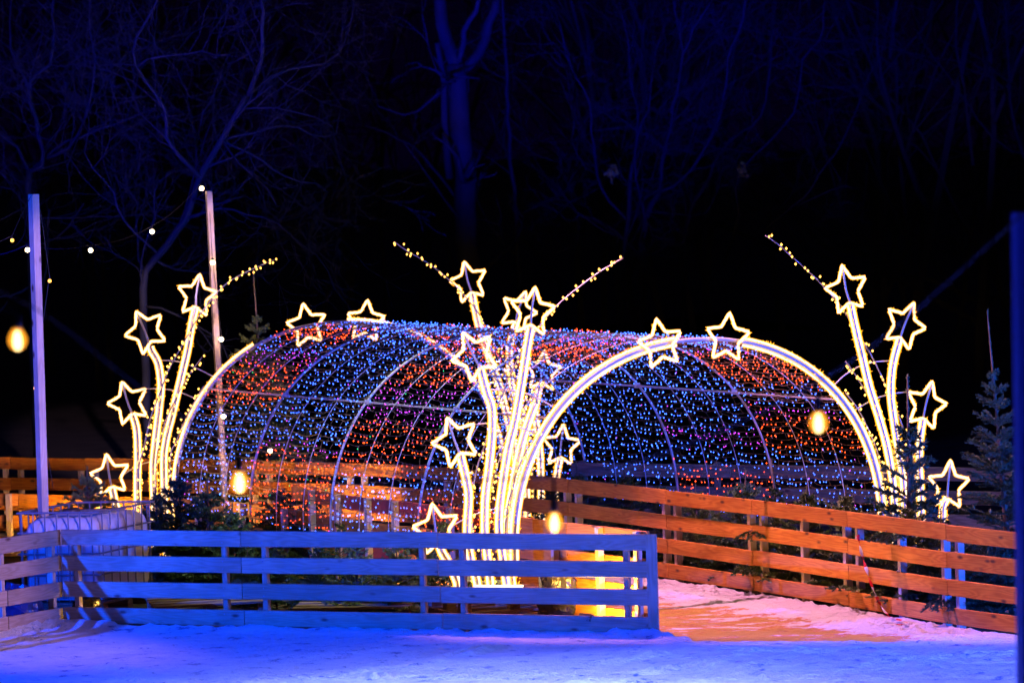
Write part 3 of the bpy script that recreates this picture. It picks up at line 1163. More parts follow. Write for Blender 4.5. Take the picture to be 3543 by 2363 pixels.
# spray at the far arch's right foot, seen through the net
sb = thing('star_spray', 'spray of stars seen through the net behind the nearest spray, by the far arch', 'light sculpture', (B_R[0] + 0.1, B_R[1], 0), 'star sprays at the feet of the arches')
stem(sb, [(1633, 1014), (1656, 1125), (1690, 1230), (1729, 1336), (1744, 1396), (1767, 1491), (1783, 1587), (1788, 1680)], B_R, UB, 0.1, ((1622, 976), (1605, 903)), z_end=0.05)
stem(sb, [(1785, 1118), (1764, 1200), (1766, 1298), (1779, 1374), (1802, 1434), (1817, 1549), (1822, 1680)], B_R, UB, 0.05, ((1793.6, 1078), (1819, 1008.6)), z_end=0.05)
stem(sb, [(1868, 1325), (1859, 1374), (1852, 1434), (1867, 1549), (1871, 1633), (1872, 1700)], B_R, UB, 0.05, ((1878, 1285), (1884, 1212)), z_end=0.05)
stem(sb, [(1937, 1588), (1928, 1637), (1920, 1690)], B_R, UB, 0.05, ((1943, 1543), (1949, 1466.5)), z_end=0.05)
rod(sb, [(1364, 836), (1400, 863), (1450, 892), (1503, 926), (1553, 968), (1599, 1014), (1649, 1075), (1683, 1137), (1740, 1280), (1785, 1430), (1800, 1600)], B_R, UB, 0.16, 24, z_end=0.05)
rod(sb, [(1700, 1300), (1745, 1400), (1790, 1540), (1805, 1680)], B_R, UB, 0.1, z_end=0.05)
rod(sb, [(1730, 1200), (1790, 1330), (1830, 1480), (1845, 1660)], B_R, UB, 0.1, z_end=0.05)
hoop(sb, [(1690, 1330), (1750, 1290), (1830, 1270), (1870, 1275)], B_R, UB, 0.0)

# stars fixed on the arches themselves
for c, tp in (((2285.6, 1190.6), (2270, 1101.5)), ((2517, 1170), (2524.5, 1080))):
    star_mesh(tn, c, tp, A_L, UA, 0.06)
for c, tp in (((1061.4, 1126), (1048, 1049)), ((1266, 1112.5), (1272, 1036))):
    star_mesh(tn, c, tp, B_L, UB, -0.04)


# ------------------------------------------------------------------ poles and bulb strings
def square_pole(name, label, px0, px1, Y, wd, mat, z0=0.0, yaw=0.5):
    top = at_y(*px0, Y)
    low = at_y(*px1, Y)
    d = (low - top) / (top[2] - low[2])
    base = top + d * (top[2] - z0)
    mb = MB()
    hw = wd / 2
    V_ = []
    for c in (base, top):
        for k in range(4):
            a = yaw + math.pi / 4 + k * math.pi / 2
            V_.append(c + hw * math.sqrt(2) * np.array([math.cos(a), math.sin(a), 0]))
    F_ = [(k, (k + 1) % 4, 4 + (k + 1) % 4, 4 + k) for k in range(4)] + [(3, 2, 1, 0), (4, 5, 6, 7)]
    # local X must run along the grain: write the mesh lying down and stand it up
    h = top[2] - z0
    loc = [((v[2] - z0), v[0] - base[0] - d[0] * (-1) * 0, v[1] - base[1]) for v in V_]
    mb.add(loc, F_)
    o = mb.build(name, mat)
    o.matrix_world = Matrix.Translation(Vector(base)) @ Matrix(((0, 1, 0), (0, 0, 1), (1, 0, 0))).to_4x4()
    bpy.context.view_layer.update()
    bv = o.modifiers.new('soft_edges', 'BEVEL')
    bv.width = 0.006
    bv.segments = 2
    tag(o, label, 'pole')
    return base, top


p1b, p1t = square_pole('timber_pole', 'left square timber pole lit blue and lilac, beside the water tank', (116, 672), (160, 2090), 34.25, 0.078, M['pole'], yaw=0.75)
p2b, p2t = square_pole('timber_pole', 'tall timber pole behind the far end of the tunnel, seen through the net', (722, 662), (770, 1590), 40.3, 0.066, M['pole'], yaw=0.35)
square_pole('timber_pole', 'out of focus dark post tinted for blue light at the right edge of the picture', (3536, 735), (3556, 2363), 15.0, 0.072, plain('blue_light_tint', (0.06, 0.12, 0.5), 0.5), yaw=0.3)  # blue light on the post is put into its colour


def bulb_globe(parent, c, r, mat, cap=True):
    mb = MB()
    prof = [(r * math.sin(a), -r * math.cos(a)) for a in np.linspace(0.12, math.pi - 0.35, 12)]
    mb.lathe(c, prof, 16, 0)
    o = mb.build('bulb', mat, parent, True)
    if cap:
        sb_ = MB()
        sb_.lathe(c, [(r * 0.5, r * 0.85), (r * 0.52, r * 1.7), (r * 0.3, r * 2.1)], 10)
        sb_.build('socket', M['black'], o, True)
    return o


def string(name, label, bulbs, ends, r, mat, group=None, cable_r=0.004, sag=0.05, mats=None):
    """bulbs: list of 3-D bulb centres in order along the cable; ends: two end points"""
    t = thing(name, label, 'string lights', ends[0], group)
    top = [np.array(b) + [0, 0, r * 2.4] for b in bulbs]
    pts = [np.array(ends[0])] + top + [np.array(ends[1])]
    C = []
    for a, b in zip(pts[:-1], pts[1:]):
        for q in np.linspace(0, 1, 9)[:-1]:
            C.append(a * (1 - q) + b * q + np.array([0, 0, -sag * 4 * q * (1 - q)]))
    C.append(pts[-1])
    mb = MB()
    mb.tube(C, cable_r, 5)
    mb.build('cable', M['dark_wire'], t, True)
    for i, b in enumerate(bulbs):
        bulb_globe(t, b, r, mats[i] if mats else mat)
    return t


def P3(x, y, Y):
    return at_y(x * K, y * K, Y)


string('string_lights', 'string of round white bulbs rising to the top of the pole behind the tunnel',
       [P3(-60, 600, 42), P3(63, 574, 41.6), P3(208, 575, 41.2), P3(349, 532, 40.8), P3(463, 433, 40.3)], (P3(-160, 560, 42.5), P3(474, 420, 40.3)), 0.026, M['bulb_w'], 'bulb strings strung between poles', 0.003)
string('string_lights', 'string of round white bulbs hanging down the pole behind the tunnel',
       [P3(488, 603, 40.2), P3(508, 779, 40.15), P3(513, 956, 40.1), P3(620, 1035, 40.3)], (p2t, P3(700, 1060, 40.4)), 0.026, M['bulb_w'], 'bulb strings strung between poles', 0.003, 0.0)
string('string_lights', 'string of small amber bulbs at the left pole beside the tank',
       [P3(-60, 600, 33.2), P3(28, 552, 33.6)], (P3(-140, 600, 33), P3(72, 449, 34.2)), 0.017, M['bulb_a'], 'bulb strings strung between poles', 0.003, -0.01)
string('string_lights', 'amber bulbs on the loose cable drooping down the back of the left pole',
       [P3(114, 645, 34.4), P3(81, 891, 34.4)], (P3(92, 480, 34.35), P3(122, 1120, 34.3)), 0.017, M['bulb_a'], 'bulb strings strung between poles', 0.003, -0.02)

# near string, out of focus: drop-shaped filament bulbs on dark leads
ns = thing('string_lights', 'nearest string of large blurred filament bulbs hanging across the view', 'string lights', P3(2500, 380, 14), 'bulb strings strung between poles')
near = [P3(40, 778, 14), P3(550, 1105, 14.6), P3(1273, 1197, 15.2), P3(1879, 968, 14.4)]
leads = [0.10, 0.10, 0.13, 0.10]
knots = [P3(-420, 560, 13.8)] + [b + [0, 0, l + 0.06] for b, l in zip(near, leads)] + [P3(2420, 430, 14.5)]
mb = MB()
C = smooth_curve(knots, 0.06)
mb.tube(C, 0.004, 5)
mb.build('cable', M['dark_wire'], ns, True)
for b, l in zip(near, leads):
    mb = MB()
    mb.lathe(b, [(0.008, -0.042), (0.023, -0.036), (0.034, -0.017), (0.035, 0.0), (0.028, 0.020), (0.017, 0.036), (0.010, 0.044)], 16)
    gl = mb.build('bulb', M['amber_halo_glass'], ns, True)
    if True:
        mb = MB()
        mb.lathe(b + [0, 0, 0.0], [(0.006, -0.0425), (0.009, -0.041), (0.014, -0.030), (0.015, -0.008), (0.011, 0.016), (0.005, 0.030)], 12)
        mb.build('filament', M['core'], gl, True)
    mb = MB()
    mb.lathe(b, [(0.012, 0.038), (0.016, 0.044), (0.016, 0.085), (0.007, 0.10), (0.004, l + 0.06)], 12)
    mb.build('socket', plain('blue_lit_socket', (0.03, 0.035, 0.06), 0.4), gl, True)

# added unseen floodlight shell whose plate keeps the warm light off the rink
_P = np.array([0.2, 33.0, 6.7])
bdo = thing('floodlight', 'added unseen floodlight shell with a light-blocking plate above the path', 'floodlight', (0.2, 33.0, 6.9))
_a, _b = np.array([1.1, 31.03, 0]), np.array([4.4, 30.17, 0])
_a2, _b2 = _a - (_b - _a) * 1.6, _b + (_b - _a) * 1.6
q = [_P + (v - _P) * 0.05 for v in (_a2, _b2, _b2 + [0, -14, 0], _a2 + [0, -14, 0])]
mb = MB()
mb.add(q + [v + np.array([0, 0, 0.004]) for v in q], [(0, 1, 2, 3), (7, 6, 5, 4), (0, 4, 5, 1), (1, 5, 6, 2), (2, 6, 7, 3), (3, 7, 4, 0)])
mb.build('light_shield', M['black'], bdo)
mb = MB()
mb.box(_P + [0, 0, 0.12], (0.3, 0.3, 0.12))
mb.build('housing', M['black'], bdo)

# small work floodlights
def floodlight(label, loc, aim, power, size=0.14, col=(1.0, 0.50, 0.06), cone=150):
    t = thing('floodlight', label, 'floodlight', loc, 'small black floodlights among the decorations')
    loc = np.array(loc, float)
    d = np.array(aim, float) - loc
    d = d / np.linalg.norm(d)
    s = np.cross(d, [0, 0, 1])
    s = s / np.linalg.norm(s)
    up = np.cross(s, d)
    c = loc + [0, 0, 0.16]
    mb = MB()
    mb.box(c - d * 0.02, (size, 0.04, size * 0.75), 0, (s, d, up))
    for k in range(5):
        mb.box(c - d * 0.05 + s * (k - 2) * size * 0.2, (0.006, 0.03, size * 0.6), 0, (s, d, up))
    mb.build('housing', M['black'], t)
    mb = MB()
    mb.box(c + d * 0.003, (size * 0.86, 0.004, size * 0.6), 0, (s, d, up))
    mb.build('lens', M['filament'], t)
    mb = MB()
    for q in (-1, 1):
        mb.tube([loc + s * q * size * 0.58, c + s * q * size * 0.58], 0.007, 5)
    mb.tube([loc - s * size * 0.58, loc + s * size * 0.58], 0.009, 5)
    mb.build('bracket', M['black'], t)
    o = lamp('flood_light', 'SPOT', c + d * 0.03, power, col, c + d * 3, 0.05, cone, 0.4)
    return t


floodlight('small floodlight low behind the blue fence aimed at the inner fence', (0.60, 31.50, 0.0), (0.95, 31.95, 0.62), 180)
floodlight('small black floodlight standing behind the far spray of firs, lighting the back fence', (-2.1, 37.6, 0.02), (-2.7, 39.9, 0.35), 560, cone=96)
floodlight('small floodlight hidden behind the water tank lighting the fence at the far left', (-4.6, 38.2, 0.02), (-4.5, 41.3, 0.30), 330, cone=80)
floodlight('small floodlight on the ground in the near corner behind the blue fence', (-3.78, 33.42, -0.12), (-3.95, 33.0, 0.1), 8, 0.08)
floodlight('small floodlight behind the firs of the long orange fence', (-0.9, 33.9, 0.02), (-1.9, 36.0, 0.5), 60)


floodlight('added small floodlight at the far arch foot washing the left net end gold', (-4.15, 37.7, 0.02), (-2.9, 37.6, 1.3), 170, cone=75)  # added lamp to turn the net wires gold


# ------------------------------------------------------------------ water tank (caged container)
C0, C1, C3 = np.array([-4.66, 33.55]), np.array([-3.90, 33.40]), None
tk = thing('water_tank', 'white plastic water tank in a tubular steel cage behind the left fence corner', 'water tank', (-4.1, 34.0, 0))
ax_u = np.array([0.965, -0.262])       # along the near-left side
ax_v = np.array([0.5, 0.866])
NL = np.array([-4.72, 33.98])          # near left corner
ax_u = np.array([0.985, -0.17, 0])
ax_v = np.array([0.42, 0.907, 0])
WU, WV, ZT, ZC = 0.80, 1.02, 0.99, 0.14


def tpt(a, b, z):
    p = np.array([NL[0], NL[1], 0]) + ax_u * WU * a + ax_v * WV * b
    p[2] = z
    return p


mb = MB()
rings = []
for z, inset in ((0.15, 0.10), (0.19, 0.045), (0.26, 0.03), (0.80, 0.03), (0.87, 0.05), (0.925, 0.12), (0.945, 0.22), (0.955, 0.35)):
    ring = []
    for cx, cy in ((0, 0), (1, 0), (1, 1), (0, 1)):
        for k in range(6):
            a = math.pi + (cx * 1.0 if cy == 0 else (2 if cx == 1 else 3)) * math.pi / 2 + k / 5 * math.pi / 2
            rc = 0.10
            ox = inset + rc if cx == 0 else 1 - inset - rc
            oy = inset + rc if cy == 0 else 1 - inset - rc
            ring.append(tpt(ox + rc * math.cos(a), oy + rc * math.sin(a), z))
    rings.append(ring)
n = len(rings[0])
V_ = [p for r_ in rings for p in r_]
F_ = [(i * n + k, i * n + (k + 1) % n, (i + 1) * n + (k + 1) % n, (i + 1) * n + k) for i in range(len(rings) - 1) for k in range(n)]
F_ += [tuple(range(n))[::-1], tuple((len(rings) - 1) * n + k for k in range(n))]
mb.add(V_, F_)
mb.build('tank_body', M['tank'], tk, True)
mb = MB()
mb.lathe(tpt(0.42, 0.35, 0.955), [(0.085, 0), (0.085, 0.03), (0.075, 0.036)], 20)
mb.build('lid', plain('dark_lid', (0.08, 0.05, 0.04), 0.4), tk, True)
mb = MB()
for zr, r_ in ((ZT, 0.011), (0.80, 0.009), (0.60, 0.009), (0.40, 0.009), (0.17, 0.011)):
    mb.tube([tpt(0, 0, zr), tpt(1, 0, zr), tpt(1, 1, zr), tpt(0, 1, zr)], r_, 5, closed=True)
for k in range(7):
    for b in (0, 1):
        mb.tube([tpt(k / 7 + 0.05, b, 0.15), tpt(k / 7 + 0.05, b, ZT)], 0.0075, 5)
        mb.tube([tpt(b, k / 7 + 0.05, 0.15), tpt(b, k / 7 + 0.05, ZT)], 0.0075, 5)
mb.build('cage', M['steel'], tk)
mb = MB()
for b in (0.06, 0.5, 0.94):
    mb.box(tpt(0.5, b, 0.06), (WU, 0.09, 0.1), 0, (ax_u, ax_v, np.array([0, 0, 1.0])))
mb.box(tpt(0.5, 0.5, 0.125), (WU, WV, 0.022), 0, (ax_u, ax_v, np.array([0, 0, 1.0])))
mb.build('pallet_base', M['pallet'], tk)


# ------------------------------------------------------------------ pallets, film, bag, tape
def pallet(label, c, yaw, z0, w_=0.8, d_=0.6):
    t = thing('pallet', label, 'pallet', (c[0], c[1], z0), 'wooden pallets behind the fences')
    ca, sa = math.cos(yaw), math.sin(yaw)
    ax = (np.array([ca, sa, 0]), np.array([-sa, ca, 0]), np.array([0, 0, 1.0]))
    cc = np.array([c[0], c[1], z0])
    for k in range(5):
        mb = MB()
        mb.box(cc + ax[1] * (k - 2) * d_ * 0.235 + [0, 0, 0.13], (w_, d_ * 0.16, 0.02), 0, ax)
        mb.build('slat', M['pallet'], t)
    mb = MB()
    for a in (-1, 0, 1):
        for b in (-1, 0, 1):
            mb.box(cc + ax[0] * a * w_ * 0.44 + ax[1] * b * d_ * 0.42 + [0, 0, 0.07], (0.09, 0.09, 0.098), 0, ax)
    for b in (-1, 0, 1):
        mb.box(cc + ax[1] * b * d_ * 0.42 + [0, 0, 0.011], (w_, 0.09, 0.02), 0, ax)
    mb.build('runner', M['pallet'], t)


pallet('pallet directly under the nearest star spray', (A_L[0] - 0.18, A_L[1] - 0.02), 0.42, 0.0, 1.1, 0.8)
pallet('second pallet stacked under the nearest star spray, on top of the first', (A_L[0] - 0.16, A_L[1]), 0.44, 0.142 - 0.03, 1.1, 0.8)
pallet('pallet lying behind the orange fence below the middle firs', (2.75, 34.1), -1.0, 0.0, 1.1, 0.8)
pallet('pallet leaning low among firs behind the right part of the orange fence', (3.42, 32.9), -1.0, 0.0, 0.9, 0.7)
pallet('pallet behind the blue fence between the tank and the first firs', (-2.95, 33.9), 0.2, 0.0, 1.1, 0.8)
pallet('pallet in the shade of the firs left of the nearest spray', (-1.5, 33.3), -0.1, 0.0, 1.1, 0.8)


def crumpled(name, label, cat, c, size, mat, seed, res=22):
    mb = MB()
    V_, F_ = [], []
    for i in range(res + 1):
        for j in range(res):
            th = math.pi * i / res
            ph = 2 * math.pi * j / res
            d = Vector((math.sin(th) * math.cos(ph), math.sin(th) * math.sin(ph), math.cos(th)))
            k = 1 + 0.28 * mnoise.noise(d * 2.2 + Vector((seed, 0, 0))) + 0.12 * mnoise.noise(d * 6 + Vector((seed, 3, 0)))
            q = np.array([math.copysign(abs(x) ** 0.75, x) for x in d]) * k * np.array(size) / 2
            V_.append(np.array(c) + q)
    for i in range(res):
        for j in range(res):
            F_.append((i * res + j, i * res + (j + 1) % res, (i + 1) * res + (j + 1) % res, (i + 1) * res + j))
    mb.add(V_, F_)
    return tag(mb.build(name, mat), label, cat)


crumpled('film_bundle', 'crumpled bundle of black plastic film behind the blue fence, right of the spray', 'plastic film', (0.33, 32.08, 0.30), (0.34, 0.28, 0.52), M['tarp'], 3)
crumpled('rubbish_bag', 'shiny dark blue bag lying at the left edge behind the near fence', 'bag', (-4.62, 33.1, 0.20), (0.42, 0.36, 0.42), M['bag'], 9)
crumpled('rubbish_bag', 'crumpled dark bag between the fence corner post and the tank', 'bag', (-4.02, 33.45, 0.14), (0.26, 0.24, 0.26), M['tarp'], 12)

# barrier tape hanging from the orange fence
tp = thing('barrier_tape', 'red and white barrier tape tied to the orange fence and trailing on the snow', 'barrier tape', at_z(3090, 2130, 0.02))
t_pts = [at_z(2968, 1850, 0.70), at_z(2977, 1890, 0.63)]
ground_pts = [(3098, 2140), (3122, 2146), (3140, 2156), (3112, 2160), (3078, 2154), (3052, 2157)]
fence_pts = [(2968, 1850), (2977, 1895), (2985, 1930), (3000, 1975), (3018, 2030), (3040, 2080), (3062, 2115), (3078, 2132)]
fa, fb_ = np.array([3.73, 31.27]), np.array([3.01, 32.6])
uf = (fb_ - fa) / np.linalg.norm(fb_ - fa)
P = [on_plane(x, y, fa, uf, 0.04) for x, y in fence_pts] + [at_z(x, y, 0.035) for x, y in ground_pts]
C = smooth_curve(P, 0.025)
for kcol, (nm, mt) in enumerate((('red_band', M['tape_red']), ('white_band', M['tape_white']))):
    mb = MB()
    for i in range(len(C) - 1):
        if (i // 4) % 2 != kcol:
            continue
        w1 = np.array([0.015 * math.cos(i * 0.5), 0.015 * math.sin(i * 0.5) * 0.5, 0.004])
        w2 = np.array([0.015 * math.cos((i + 1) * 0.5), 0.015 * math.sin((i + 1) * 0.5) * 0.5, 0.004])
        q = np.array([0, -0.0015, 0])
        mb.add([C[i] - w1, C[i] + w1, C[i + 1] + w2, C[i + 1] - w2, C[i] - w1 + q, C[i] + w1 + q, C[i + 1] + w2 + q, C[i + 1] - w2 + q],
               [(0, 1, 2, 3), (7, 6, 5, 4), (0, 4, 5, 1), (1, 5, 6, 2), (2, 6, 7, 3), (3, 7, 4, 0)])
    mb.build(nm, mt, tp)


# ------------------------------------------------------------------ firs
def needles(mb, C, ln, step, mat=0, k=4):
    Q = resample(C, step)
    T = np.gradient(Q, axis=0)
    T = T / np.maximum(np.linalg.norm(T, axis=1), 1e-9)[:, None]
    up = np.array([0, 0, 1.0]) if abs(T[:, 2]).mean() < 0.8 else np.array([1.0, 0, 0])
    for p, t in zip(Q, T):
        b = np.cross(t, up)
        b /= np.linalg.norm(b) + 1e-9
        n_ = np.cross(b, t)
        for _ in range(k):
            a = random.uniform(-0.5, math.pi + 0.5)
            d = t * 0.75 + b * math.cos(a) + n_ * math.sin(a) * 0.8
            d = d / np.linalg.norm(d) * ln * random.uniform(0.7, 1.15)
            s = np.cross(d, [random.random(), random.random(), random.random()])
            s = s / (np.linalg.norm(s) + 1e-9) * 0.0062
            mb.add([p + s, p - s, p + d], [(0, 1, 2)], mat)


def fir_branch(wood_mb, leaf_mb, base, direction, L_, dense=1.0, ln=0.030):
    d = np.array(direction, float)
    d /= np.linalg.norm(d)
    n = 6
    P = [np.array(base, float)]
    cur = d.copy()
    for i in range(n):
        cur = cur + np.array([0, 0, 0.05 - 0.02 * i]) + rng.normal(0, 0.03, 3)
        cur /= np.linalg.norm(cur)
        P.append(P[-1] + cur * L_ / n)
    P = np.array(P)
    wood_mb.tube(P, np.linspace(0.006, 0.0022, n + 1), 3)
    needles(leaf_mb, P[1:], ln, 0.011 / dense, k=4)
    side = np.cross(d, [0, 0, 1])
    if np.linalg.norm(side) < 0.1:
        side = np.array([1.0, 0, 0])
    side /= np.linalg.norm(side)
    ntw = max(2, int(L_ / 0.065))
    for k in range(1, ntw + 1):
        f = k / (ntw + 0.6)
        i = min(n - 1, int(f * n))
        p = P[i] + (P[i + 1] - P[i]) * (f * n - i)
        for s in (-1, 1):
            if random.random() < 0.12:
                continue
            tl = L_ * 0.5 * (1 - f * 0.75) * random.uniform(0.7, 1.1)
            dd = d * 0.75 + side * s * random.uniform(0.65, 0.95) + np.array([0, 0, random.uniform(-0.18, 0.12)])
            dd /= np.linalg.norm(dd)
            Q = [p, p + dd * tl * 0.5 + [0, 0, 0.004], p + dd * tl + [0, 0, -0.01]]
            wood_mb.tube(Q, [0.003, 0.002, 0.0012], 3)
            needles(leaf_mb, Q, ln, 0.011 / dense, k=4)


def make_fir(name, H, spread, whorls, per, seed, mat, leader=0.18, skirt=0.0, lean=0.0):
    random.seed(seed)
    tr, lf_, = MB(), MB()
    trunk = [np.array([0, 0, 0.0]), np.array([lean * 0.3, 0, H * 0.5]), np.array([lean, 0, H])]
    C = smooth_curve(trunk, 0.08)
    tr.tube(C, np.linspace(max(0.014, H * 0.014), 0.004, len(C)), 6)
    needles(lf_, C[int(len(C) * (1 - leader)):], 0.02, 0.016, k=3)
    for wv in range(whorls):
        f = wv / max(1, whorls - 1)
        z = H * (0.04 + (1 - leader - 0.04) * f)
        rad = spread * (1 - f) ** 0.8 + 0.07
        for k in range(per):
            a = 2 * math.pi * (k + random.random() * 0.6) / per + wv * 0.7
            up = 0.15 + 0.5 * f + random.uniform(-0.12, 0.12)
            q = np.array([lean * (z / H) ** 1.5, 0, z + random.uniform(-0.03, 0.03)])
            fir_branch(tr, lf_, q, (math.cos(a), math.sin(a), up), rad * random.uniform(0.75, 1.12))
    root = thing(name, None, 'fir', (0, 0, 0))
    tr.build('trunk', M['fir_bark'], root)
    lf_.build('foliage', mat, root)
    return root


protos = {
    'bushy': make_fir('fir_tree', 0.85, 0.42, 8, 7, 11, M['needle']),
    'pale': make_fir('fir_tree', 0.80, 0.40, 7, 7, 23, M['needle_pale']),
    'slim': make_fir('fir_tree', 1.15, 0.30, 9, 5, 35, M['needle'], leader=0.28),
    'tall': make_fir('fir_tree', 2.85, 0.85, 15, 8, 41, M['needle_pale'], leader=0.2),
    'edge': make_fir('fir_tree', 2.75, 0.62, 15, 7, 52, M['needle'], leader=0.22, lean=-0.05),
}
used_p = set()


def place_fir(kind, x, y, z, yaw, s, label, group='cut firs set round the decorations'):
    src = protos[kind]
    if kind not in used_p:
        used_p.add(kind)
        r_ = src
    else:
        r_ = src.copy()
        COL.objects.link(r_)
        for ch in list(src.children):
            c = ch.copy()
            COL.objects.link(c)
            c.parent = r_
    r_.location = (x, y, z)
    r_.rotation_euler = (random.uniform(-0.06, 0.06), random.uniform(-0.06, 0.06), yaw)
    r_.scale = (s, s, s)
    tag(r_, label, 'fir tree', group)
    return r_


def fir_px(kind, px, py_top, Y, label, yaw=0.0, zmin=0.0, hmax=9):
    """a fir standing at depth Y whose tip is seen at display pixel (px, py_top)"""
    base_h = {'bushy': 0.85, 'pale': 0.80, 'slim': 1.15, 'tall': 2.85, 'edge': 2.75}[kind]
    top = P3(px, py_top, Y)
    h = min(top[2] - zmin, hmax)
    return place_fir(kind, top[0], Y, zmin, yaw, h / base_h, label)


random.seed(99)
fir_px('tall', 603, 622, 42.4, 'tall fir with a bare leader rising behind the far arch', 0.4)
fir_px('edge', 2309, 712, 31.9, 'tall blue-lit fir at the right edge behind the orange fence', 0.3)
fir_px('slim', 2076, 862, 33.4, 'slim fir with a long leader in front of the right star spray', 1.0)
fir_px('pale', 196, 1072, 37.6, 'fir with pale upturned tips beside the lowest star on the left', 0.5)
fir_px('bushy', 392, 1068, 36.4, 'dark fir in front of the left star spray stems', 0.2)
fir_px('pale', 356, 1120, 36.0, 'yellowish fir sprouting just right of the tank', 2.2)
fir_px('bushy', 470, 1098, 35.9, 'dark fir left of the big blurred bulb', 2.0)
fir_px('bushy', 528, 1150, 35.3, 'low dark fir under the big blurred bulb', 3.0)
fir_px('bushy', 640, 1098, 37.3, 'fir with sprawling twigs against the red lights at the tunnel foot', 4.1)
fir_px('bushy', 705, 1130, 37.0, 'low fir at the tunnel foot right of the sprawling one', 5.0)
fir_px('slim', 772, 1150, 34.7, 'thin brown-tipped fir peeking over the blue fence', 1.5)
fir_px('bushy', 630, 1240, 34.1, 'fir lying low behind the second bay of the blue fence', 0.9)
fir_px('bushy', 725, 1235, 33.7, 'fir low behind the middle of the blue fence', 1.9)
fir_px('pale', 815, 1228, 33.4, 'pale fir low behind the middle of the blue fence', 2.9)
fir_px('pale', 900, 1232, 33.1, 'pale fir left of the nearest star spray, below the top rail', 3.9)
fir_px('bushy', 965, 1222, 33.3, 'fir touching the lowest star of the nearest spray', 4.9)
fir_px('pale', 1012, 1180, 33.6, 'bright green fir behind the lowest star of the nearest spray', 5.5)
fir_px('bushy', 560, 1262, 34.0, 'fir in the dark gap right of the tank', 0.1)
# behind the outer fence, right half
LBL = [
    (1335, 1062, 0.55, 'bushy', 'fir behind the orange fence, farthest left of the row'),
    (1425, 1066, 0.5, 'bushy', 'spiky fir behind the orange fence left of its centre'),
    (1515, 1088, 0.5, 'bushy', 'dark fir behind the orange fence, third from the left of the row'),
    (1600, 1112, 0.5, 'pale', 'fir lit red by the lights behind the orange fence'),
    (1700, 1078, 0.6, 'bushy', 'fir behind the orange fence with red lights at its feet'),
    (1790, 1052, 0.6, 'slim', 'narrow upright fir behind the orange fence under the tunnel wall'),
    (1848, 1108, 0.5, 'pale', 'broad greenish fir behind the orange fence'),
    (1930, 1116, 0.55, 'pale', 'yellow-green lit fir left of the near arch foot'),
    (2010, 1150, 0.5, 'bushy', 'fir at the right foot of the near arch'),
    (2085, 1145, 0.42, 'pale', 'fir at the feet of the right star spray'),
    (2150, 1165, 0.5, 'bushy', 'fir under the lowest star at the right'),
    (2215, 1215, 0.45, 'bushy', 'low fir behind the fence between spray and right edge'),
    (2285, 1215, 0.4, 'bushy', 'low fir at the foot of the tall right-edge fir'),
    (1270, 1100, 0.5, 'bushy', 'small fir behind the orange fence beside the far spray'),
]
for px, py, off, kd, lb in LBL:
    best = None
    for a, b in zip(OUTER[:-1], OUTER[1:]):
        for t_ in np.linspace(0, 1, 50):
            p = np.array(a) + (np.array(b) - np.array(a)) * t_
            q = (np.array([p[0], p[1], 0.9]) - [0, 0, CAM_H]) @ CR
            x = (1771.5 - F_PX * q[0] / q[2]) / K
            if best is None or abs(x - px) < best[0]:
                best = (abs(x - px), p)
    fir_px(kd, px, py, best[1][1] + off + 0.35, lb, random.uniform(0, 6))
# twigs pushed through the rails of the orange fence
for i, (px, py, zz, lb) in enumerate(((1735, 1222, 0.62, 'fir twig poking through the orange fence above its second rail'),
                                      (1255 + 470, 1300, 0.3, 'fir twig poking through the lower rails of the orange fence'),
                                      (2045, 1225, 0.7, 'dark fir twig hanging over the top rail near the tape'),
                                      (2165, 1380, 0.2, 'fir twig over the lowest rail right of the tape'))):
    tw, tl = MB(), MB()
    fs = 0 if px > 1950 else 1
    q0, q1 = np.array(OUTER[1 + fs]), np.array(OUTER[2 + fs])
    p = on_plane(px * K, py * K, q0, (q1 - q0) / np.linalg.norm(q1 - q0), 0.03)
    for k in range(5):
        fir_branch(tw, tl, p + [0.05 * k - 0.02, 0.08, 0.02], (-0.75 + 0.35 * k, -0.6, -0.45 + 0.12 * k), 0.22, 1.2)
    root = thing('fir_branch', lb, 'fir branch', p, 'fir twigs through the orange fence')
    tw.build('twig', M['fir_bark'], root)
    tl.build('foliage', M['needle'], root)


# ------------------------------------------------------------------ bare trees
def grow(mb, p, d, L_, r_, depth, wander=0.16, up=0.05):
    n = 5
    P = [p]
    cur = d / np.linalg.norm(d)
    for i in range(n):
        cur = cur + rng.normal(0, wander * 1.25, 3) * np.array([1, 0.7, 1]) + np.array([0, 0, up])
        cur /= np.linalg.norm(cur)
        P.append(P[-1] + cur * L_ / n)
    P = np.array(P)
    mb.tube(P, np.linspace(r_, r_ * 0.45, n + 1), 4 if depth > 1 else 3)
    if depth <= 0:
        return
    kids = 3 if depth > 1 else 4
    for k in range(kids):
        i = random.randint(1, n)
        dd = P[i] - P[i - 1]
        dd = dd / np.linalg.norm(dd)
        nd = dd + rng.normal(0, 0.55, 3)
        grow(mb, P[i], nd, L_ * random.uniform(0.5, 0.78), max(0.0035, r_ * 0.5), depth - 1, wander, up)


